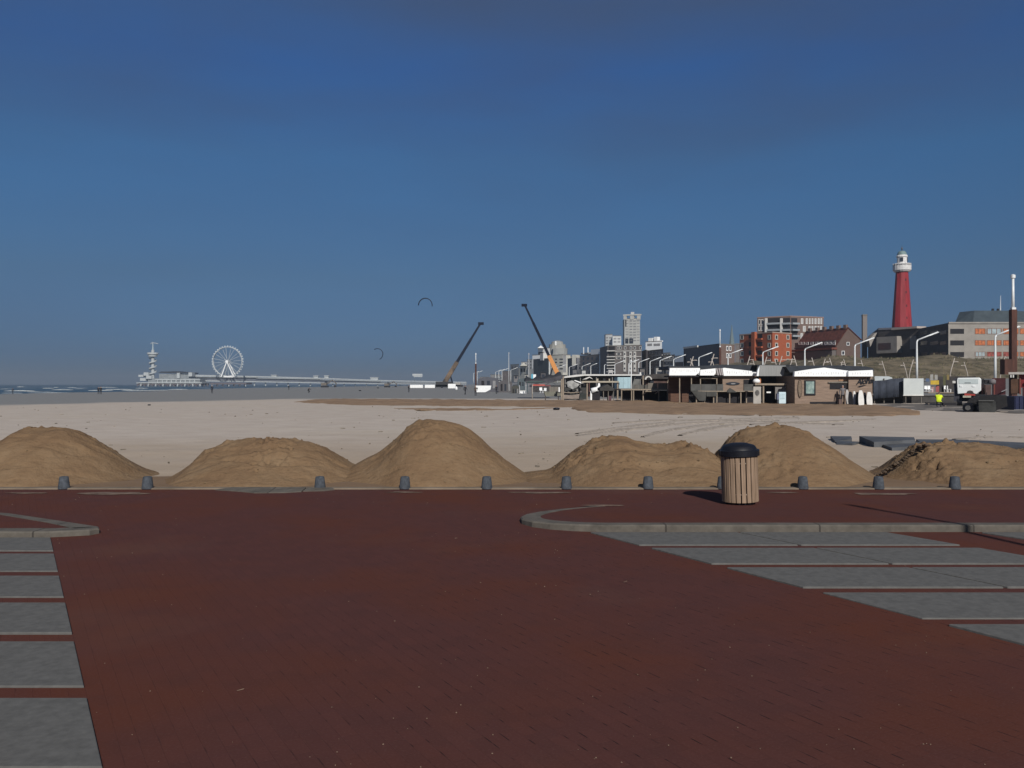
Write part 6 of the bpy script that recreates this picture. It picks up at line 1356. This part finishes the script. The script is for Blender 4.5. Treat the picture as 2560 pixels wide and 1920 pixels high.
# ------------------------------------------------------------------ right: fence, panel, works vehicles
def works():
    Y = 88
    t = thing('cloth_fence', P(2222, 1010, Y), 'long dark navy cloth fence right of the surf shop', 'fence')
    vs = []; nx = 40
    for i in range(nx+1):
        u = 2184+(2262-2184)*i/nx; top = interp([(2184, 951.5), (2212, 950), (2226, 946.5), (2262, 944)], u); bot = interp([(2184, 996), (2262, 990)], u); y = Y+.06*math.sin(u*.35)+.03*math.sin(u*1.3)
        vs += [P(u, top, y), P(u, (top+bot)/2, y+.05), P(u, bot, y)]
    fs = [(3*i+j, 3*i+3+j, 3*i+4+j, 3*i+1+j) for i in range(nx) for j in range(2)]; o = MB().add(vs, fs).build('cloth', navy, t, smooth=True); o.modifiers.new('solid', 'SOLIDIFY').thickness = .04
    for u in (2186, 2210, 2235, 2260): MB().tube([P(u, 1010, Y+.5), P(u, 945, Y+.5)], .06, 6).build('post', plank_gr, t)
    poly(t, 'white_top', [(2185, 951), (2210, 949.8), (2231, 945.5), (2230, 942.5), (2222, 940), (2187, 939.5)], Y+.6, .1, mat('pale_grey_sheet', (.42, .46, .47), .7, .1))
    t = thing('low_wall', P(2285, 1011, Y+1), 'low dark wall running behind the worker', 'wall'); beam(t, 'wall', 2181, 989, 2395, 1012, Y+1.2, .5, mat('low_wall_dark', (.05, .047, .045), .9, .35, .8)); beam(t, 'coping', 2181, 987, 2395, 989, Y+1.1, .7, mat('coping_dark', (.08, .075, .072), .9, .3))
    t = thing('site_panel', P(2284, 989, Y-.5), 'pale square site panel in front of the navy fence', 'panel'); beam(t, 'board', 2259, 945, 2309, 986, Y-.6, .12, mat('panel_pale', (.50, .53, .52), .6, .06, 1)); beam(t, 'bottom_rail', 2258.5, 986, 2309.5, 988.5, Y-.66, .2, offwhite)
    for u in (2264, 2303): beam(t, 'post', u, 988.5, u+1.4, 1011, Y-.5, .06, plank_gr)
    # market stall with signs behind the wall
    t = thing('market_stall', P(2350, 985, Y+8), 'cluttered market stall with yellow sign behind the low wall', 'stall'); Yq = Y+8
    beam(t, 'back_wall', 2310, 940, 2388, 985, Yq+3, .3, mat('stall_back', (.055, .05, .048), .9, .5, .8)); beam(t, 'yellow_sign', 2331, 950, 2348, 960.5, Yq, .15, mat('yellow_sign', (.55, .38, .05), .6, .15))
    for u0, u1, v0, v1, m in ((2327, 2333, 935, 949, mat('grey_board', (.33, .33, .31))), (2336, 2342, 936, 949, MATS['grey_board']), (2318, 2325, 945, 953, mat('blue_disc', (.09, .13, .22))), (2360, 2365, 936, 949, mat('ochre', (.22, .17, .07))), (2353, 2358, 938, 962, mat('olive', (.1, .1, .05))),
                              (2329, 2335, 965, 979, mat('rose', (.38, .25, .25))), (2338, 2345, 964, 979, mat('red_cloth', (.33, .1, .1))), (2350, 2354, 964, 980, dark_m), (2378, 2384, 958, 980, mat('grey_board', (.33, .33, .31)))):
        beam(t, 'sign_board', u0, v0, u1, v1, Yq+.3, .12, m)
    beam(t, 'shelf', 2312, 979.5, 2388, 982, Yq-.2, .6, timber)
    for i, (u, lab) in enumerate(((2317, 'white chair left of the red cloth on the market stall'), (2325, 'white chair next to the rose board of the market stall'), (2366, 'white chair right of the curved post at the market stall'), (2373, 'white chair nearest the white truck at the market stall'))):
        chair(u, 979.5, Yq-.2, .3*i, lab, s=.75, grp='white chairs on the market stall')
    # white tipper lorry seen from the front
    Yt = 78; t = thing('lorry', P(2422, 1015, Yt), 'white fronted lorry parked beyond the black loader', 'lorry'); c = lambda u, v, y=0: P(u, v, Yt+y)
    wb = mat('lorry_white', (.72, .75, .74), .35, .05, 1, spec=.5)
    cab = MB().prism([c(2400, 984), (c(2417, 982)), c(2419, 977), c(2424, 975.5), c(2429, 977), c(2431, 982), c(2436, 984.5), c(2446, 975), c(2446, 947), c(2443, 943), c(2400, 943.5), c(2398.5, 950)], (0, 5, 0)).build('cab', wb, t, bevel=.05)
    MB().prism([c(2403, 958.5, -.03), c(2441, 958.5, -.03), c(2441, 946.5, -.03), c(2403, 946.5, -.03)], (0, .05, 0)).build('windscreen', mat('lorry_screen', (.50, .56, .56), .2, .05, 1, spec=.6), cab)
    MB().prism([c(2415, 956.5, -.06), c(2427, 956.5, -.06), c(2427, 955, -.06), c(2415, 955, -.06)], (0, .03, 0)).build('badge', mat('badge_grey', (.2, .22, .23)), cab)
    for u in (2405, 2429.5): MB().prism([c(u, 966, -.05), c(u+5, 966, -.05), c(u+5, 962, -.05), c(u, 962, -.05)], (0, .06, 0)).build('headlight', mat('lamp_glass', (.8, .82, .82), .15), cab)
    MB().pr(2388, 945, 2399, 1003, Yt+.3, 5).build('side_body', mat('lorry_grey', (.045, .045, .055), .6, .3), t); MB().pr(2390, 951, 2396, 957, Yt+.0, .2).build('mirror', offwhite, t); MB().pr(2446.5, 946, 2449.5, 968, Yt+.1, .3).build('mirror', dark_m, t)
    MB().pr(2396, 985, 2447, 1003, Yt+.5, 4.5).build('chassis', dark_m, t)
    MB().prism([c(2415, 988, -.1), c(2436, 988, -.1), c(2436, 984.5, -.1), c(2415, 982.5, -.1)], (0, .2, 0)).build('bumper', mat('bumper_red', (.36, .05, .04)), t)
    MB().pr(2412, 988, 2428, 993, Yt-.1, .3).build('number_board', mat('board_cream', (.35, .33, .26), .7, .4, 4), t)
    for u in (2389, 2434): MB().tube([P(u, 1001, Yt+.7), P(u+10, 1001, Yt+.7)], .46, 18).build('wheel', black_pl, t)
    # black loader
    Yl = 61; t = thing('loader', P(2455, 1029, Yl), 'black wheel loader with a square grey bucket in front of the lorry', 'loader'); lb = mat('loader_black', (.016, .015, .016), .6, .4, 2)
    poly(t, 'body', [(2412, 1014), (2420, 998), (2440, 989), (2466, 986), (2492, 987), (2494, 1014), (2470, 1026), (2430, 1026)], Yl+.5, 2.2, lb)
    poly(t, 'bucket', [(2459, 1029), (2489, 1030.5), (2492, 1024), (2491, 1003), (2486, 1001), (2461, 1001.5), (2458, 1005)], Yl-.5, 1.0, mat('bucket_grey', (.035, .036, .034), .7, .4, 2))
    beam(t, 'bucket_lip', 2460, 999.5, 2490, 1002, Yl-.6, .5, mat('lip_grey', (.09, .09, .085)))
    poly(t, 'arm', [(2440, 1004), (2460, 1010), (2460, 1006), (2442, 999)], Yl-.1, .3, lb)
    for u in (2426, 2449): 
        w = MB().tube([P(u, 1019, Yl+.1), P(u, 1019, Yl+.6)], .36, 18).build('wheel', black_pl, t); MB().tube([P(u, 1019, Yl+.06), P(u, 1019, Yl+.2)], .17, 12).build('hub', mat('hub_grey', (.13, .125, .12)), w)
    beam(t, 'exhaust', 2444, 980, 2445.6, 992, Yl+1, .08, dark_m)
    # red steel works frame at the right edge
    Yr = 84; t = thing('drilling_rig', P(2520, 1010, Yr), 'dark red steel rig house with a pale roof beam at the right edge', 'rig'); dr_ = mat('maroon_steel', (.055, .014, .016), .6, .4, 1); rs = mat('red_steel', (.17, .02, .022), .6, .3, 1)
    beam(t, 'cab', 2490, 944, 2515.5, 990, Yr, 2, dr_); beam(t, 'corner_post', 2494, 945, 2496.5, 995, Yr-.08, .1, mat('rust_red', (.2, .06, .045))); beam(t, 'roof_beam', 2527, 929.5, 2600, 935, Yr-.4, 3, mat('beam_cream', (.42, .39, .36)))
    beam(t, 'rear_panel', 2515.8, 934, 2528, 985, Yr+.6, 1.6, dark_m); beam(t, 'red_panel', 2538, 935, 2600, 968, Yr+.2, 2, rs); beam(t, 'brown_panel', 2527, 946, 2544, 983, Yr-.1, .3, mat('rust_panel', (.085, .045, .028), .8, .4, 1.5))
    beam(t, 'post', 2544.5, 945, 2547, 985, Yr-.2, .2, mat('rust_red', (.2, .06, .045))); beam(t, 'lower_panel', 2547, 968, 2600, 990, Yr, .4, dr_); beam(t, 'light_box', 2550.5, 955, 2555, 961.5, Yr+.0, .2, mat('pink_box', (.55, .36, .33)))
    for v in (986, 991, 996): beam(t, 'rail', 2512, v, 2524, v+3, Yr-.3, .2, mat('rail_silver', (.27, .26, .27)))
    beam(t, 'base', 2496, 1000, 2600, 1014, Yr, 2, dark_m)
    mb = MB()
    for i in range(3): mb.prism([P(2499+i*5, 1009.5, Yr-.4), P(2501.5+i*5, 1009.5, Yr-.4), P(2505+i*5, 1003, Yr-.4), P(2502.5+i*5, 1003, Yr-.4)], (0, .06, 0))
    mb.build('hazard_stripes', white_p, t); poly(t, 'strut', [(2512, 978), (2514, 979), (2524, 973), (2523, 971)], Yr-.35, .1, mat('rail_silver', (.27, .26, .27)))
    for u in (2529.5, 2534): beam(t, 'lamp', u, 935.5, u+2.5, 943, Yr-.35, .15, offwhite)
    t = thing('pump_unit', P(2471, 990, 80), 'brown pump unit with a grey hood between lorry and red rig', 'pump'); beam(t, 'body', 2464, 961, 2478, 990, 80, 1.2, mat('pump_brown', (.075, .045, .04), .7, .3, 2)); beam(t, 'pipe_stack', 2463, 948, 2474, 957, 80.3, .6, dark_m)
    MB().lathe([(.12, -.1), (.28, 0), (.28, .28), (.1, .4)], 10, P(2481.5, 957, 80)).build('hood', mat('hood_grey', (.16, .145, .15), .7), t, smooth=True); beam(t, 'pipe_run', 2450, 957.5, 2489, 960, 80.4, .3, dark_m)
    for u in (2455, 2459, 2483): beam(t, 'support', u, 960, u+2, 992, 80.4, .15, dr_)
    # steel sheets stacked on the sand
    for i, (a, b, v0, v1, y, lab) in enumerate(((2500, 2560, 1013, 1016.5, 73, 'rusty steel beam lying behind the loader'), (2494, 2544, 1019, 1022, 68, 'pale timber beam on the sand right of the loader'), (2316, 2340, 1005, 1008, 78, 'dark plank beside the crouching worker'), (2358, 2392, 1006, 1013, 74, 'black hose reel sled right of the worker'))):
        t = thing('beam', P((a+b)/2, v1, y), lab, 'beam'); beam(t, 'bar', a, v0, b, v1, y, .25, (mat('rust_red', (.2, .06, .045)), mat('beam_drab', (.2, .165, .14)), dark_m, dark_m)[i]); beam(t, 'sleeper', a+4, v1, a+8, v1+1.5, y, .3, timber)
    for o in list(COL.objects):
        if o.parent is None and o.name.split('.')[0] in ('lorry', 'loader', 'drilling_rig', 'market_stall', 'pump'):
            a = math.atan2(o.location.x, o.location.y); o.rotation_euler.z = -a; o.scale.x = 1/math.cos(a)
    # broad asphalt strip the vehicles stand on
    mb = MB(); q = [G(2190, 1013, .012), G(2290, 1023, .012), G(2400, 1027, .012), G(2640, 1035, .012), G(2700, 1006, .012), G(2190, 1004, .012)]; structure(MB().add(q, [(0, 1, 2, 3, 4, 5)]).build('site_road', mat('muddy_asphalt', (.14, .125, .11), .9, .35, .8)), 'muddy asphalt strip under the works vehicles', 'road')
works()
# ------------------------------------------------------------------ sea haze
HZ = 1
if HZ:
    mb = MB(); mb.box(0, 3230, 30, 21400, 6560, 68)
    o = mb.build('haze', bpy.data.materials.new('haze_air'), base=(0, 0, 0)); m = o.data.materials[0]; m.use_nodes = True; nt = m.node_tree
    for n in list(nt.nodes): nt.nodes.remove(n)
    out = nt.nodes.new('ShaderNodeOutputMaterial'); pv = nt.nodes.new('ShaderNodeVolumePrincipled'); pv.inputs['Color'].default_value = (.62, .72, .82, 1); pv.inputs['Density'].default_value = .00025; pv.inputs['Anisotropy'].default_value = .2
    nt.links.new(pv.outputs[0], out.inputs['Volume']); tag(o, 'thin sea haze over the beach', 'haze', None, 'stuff')
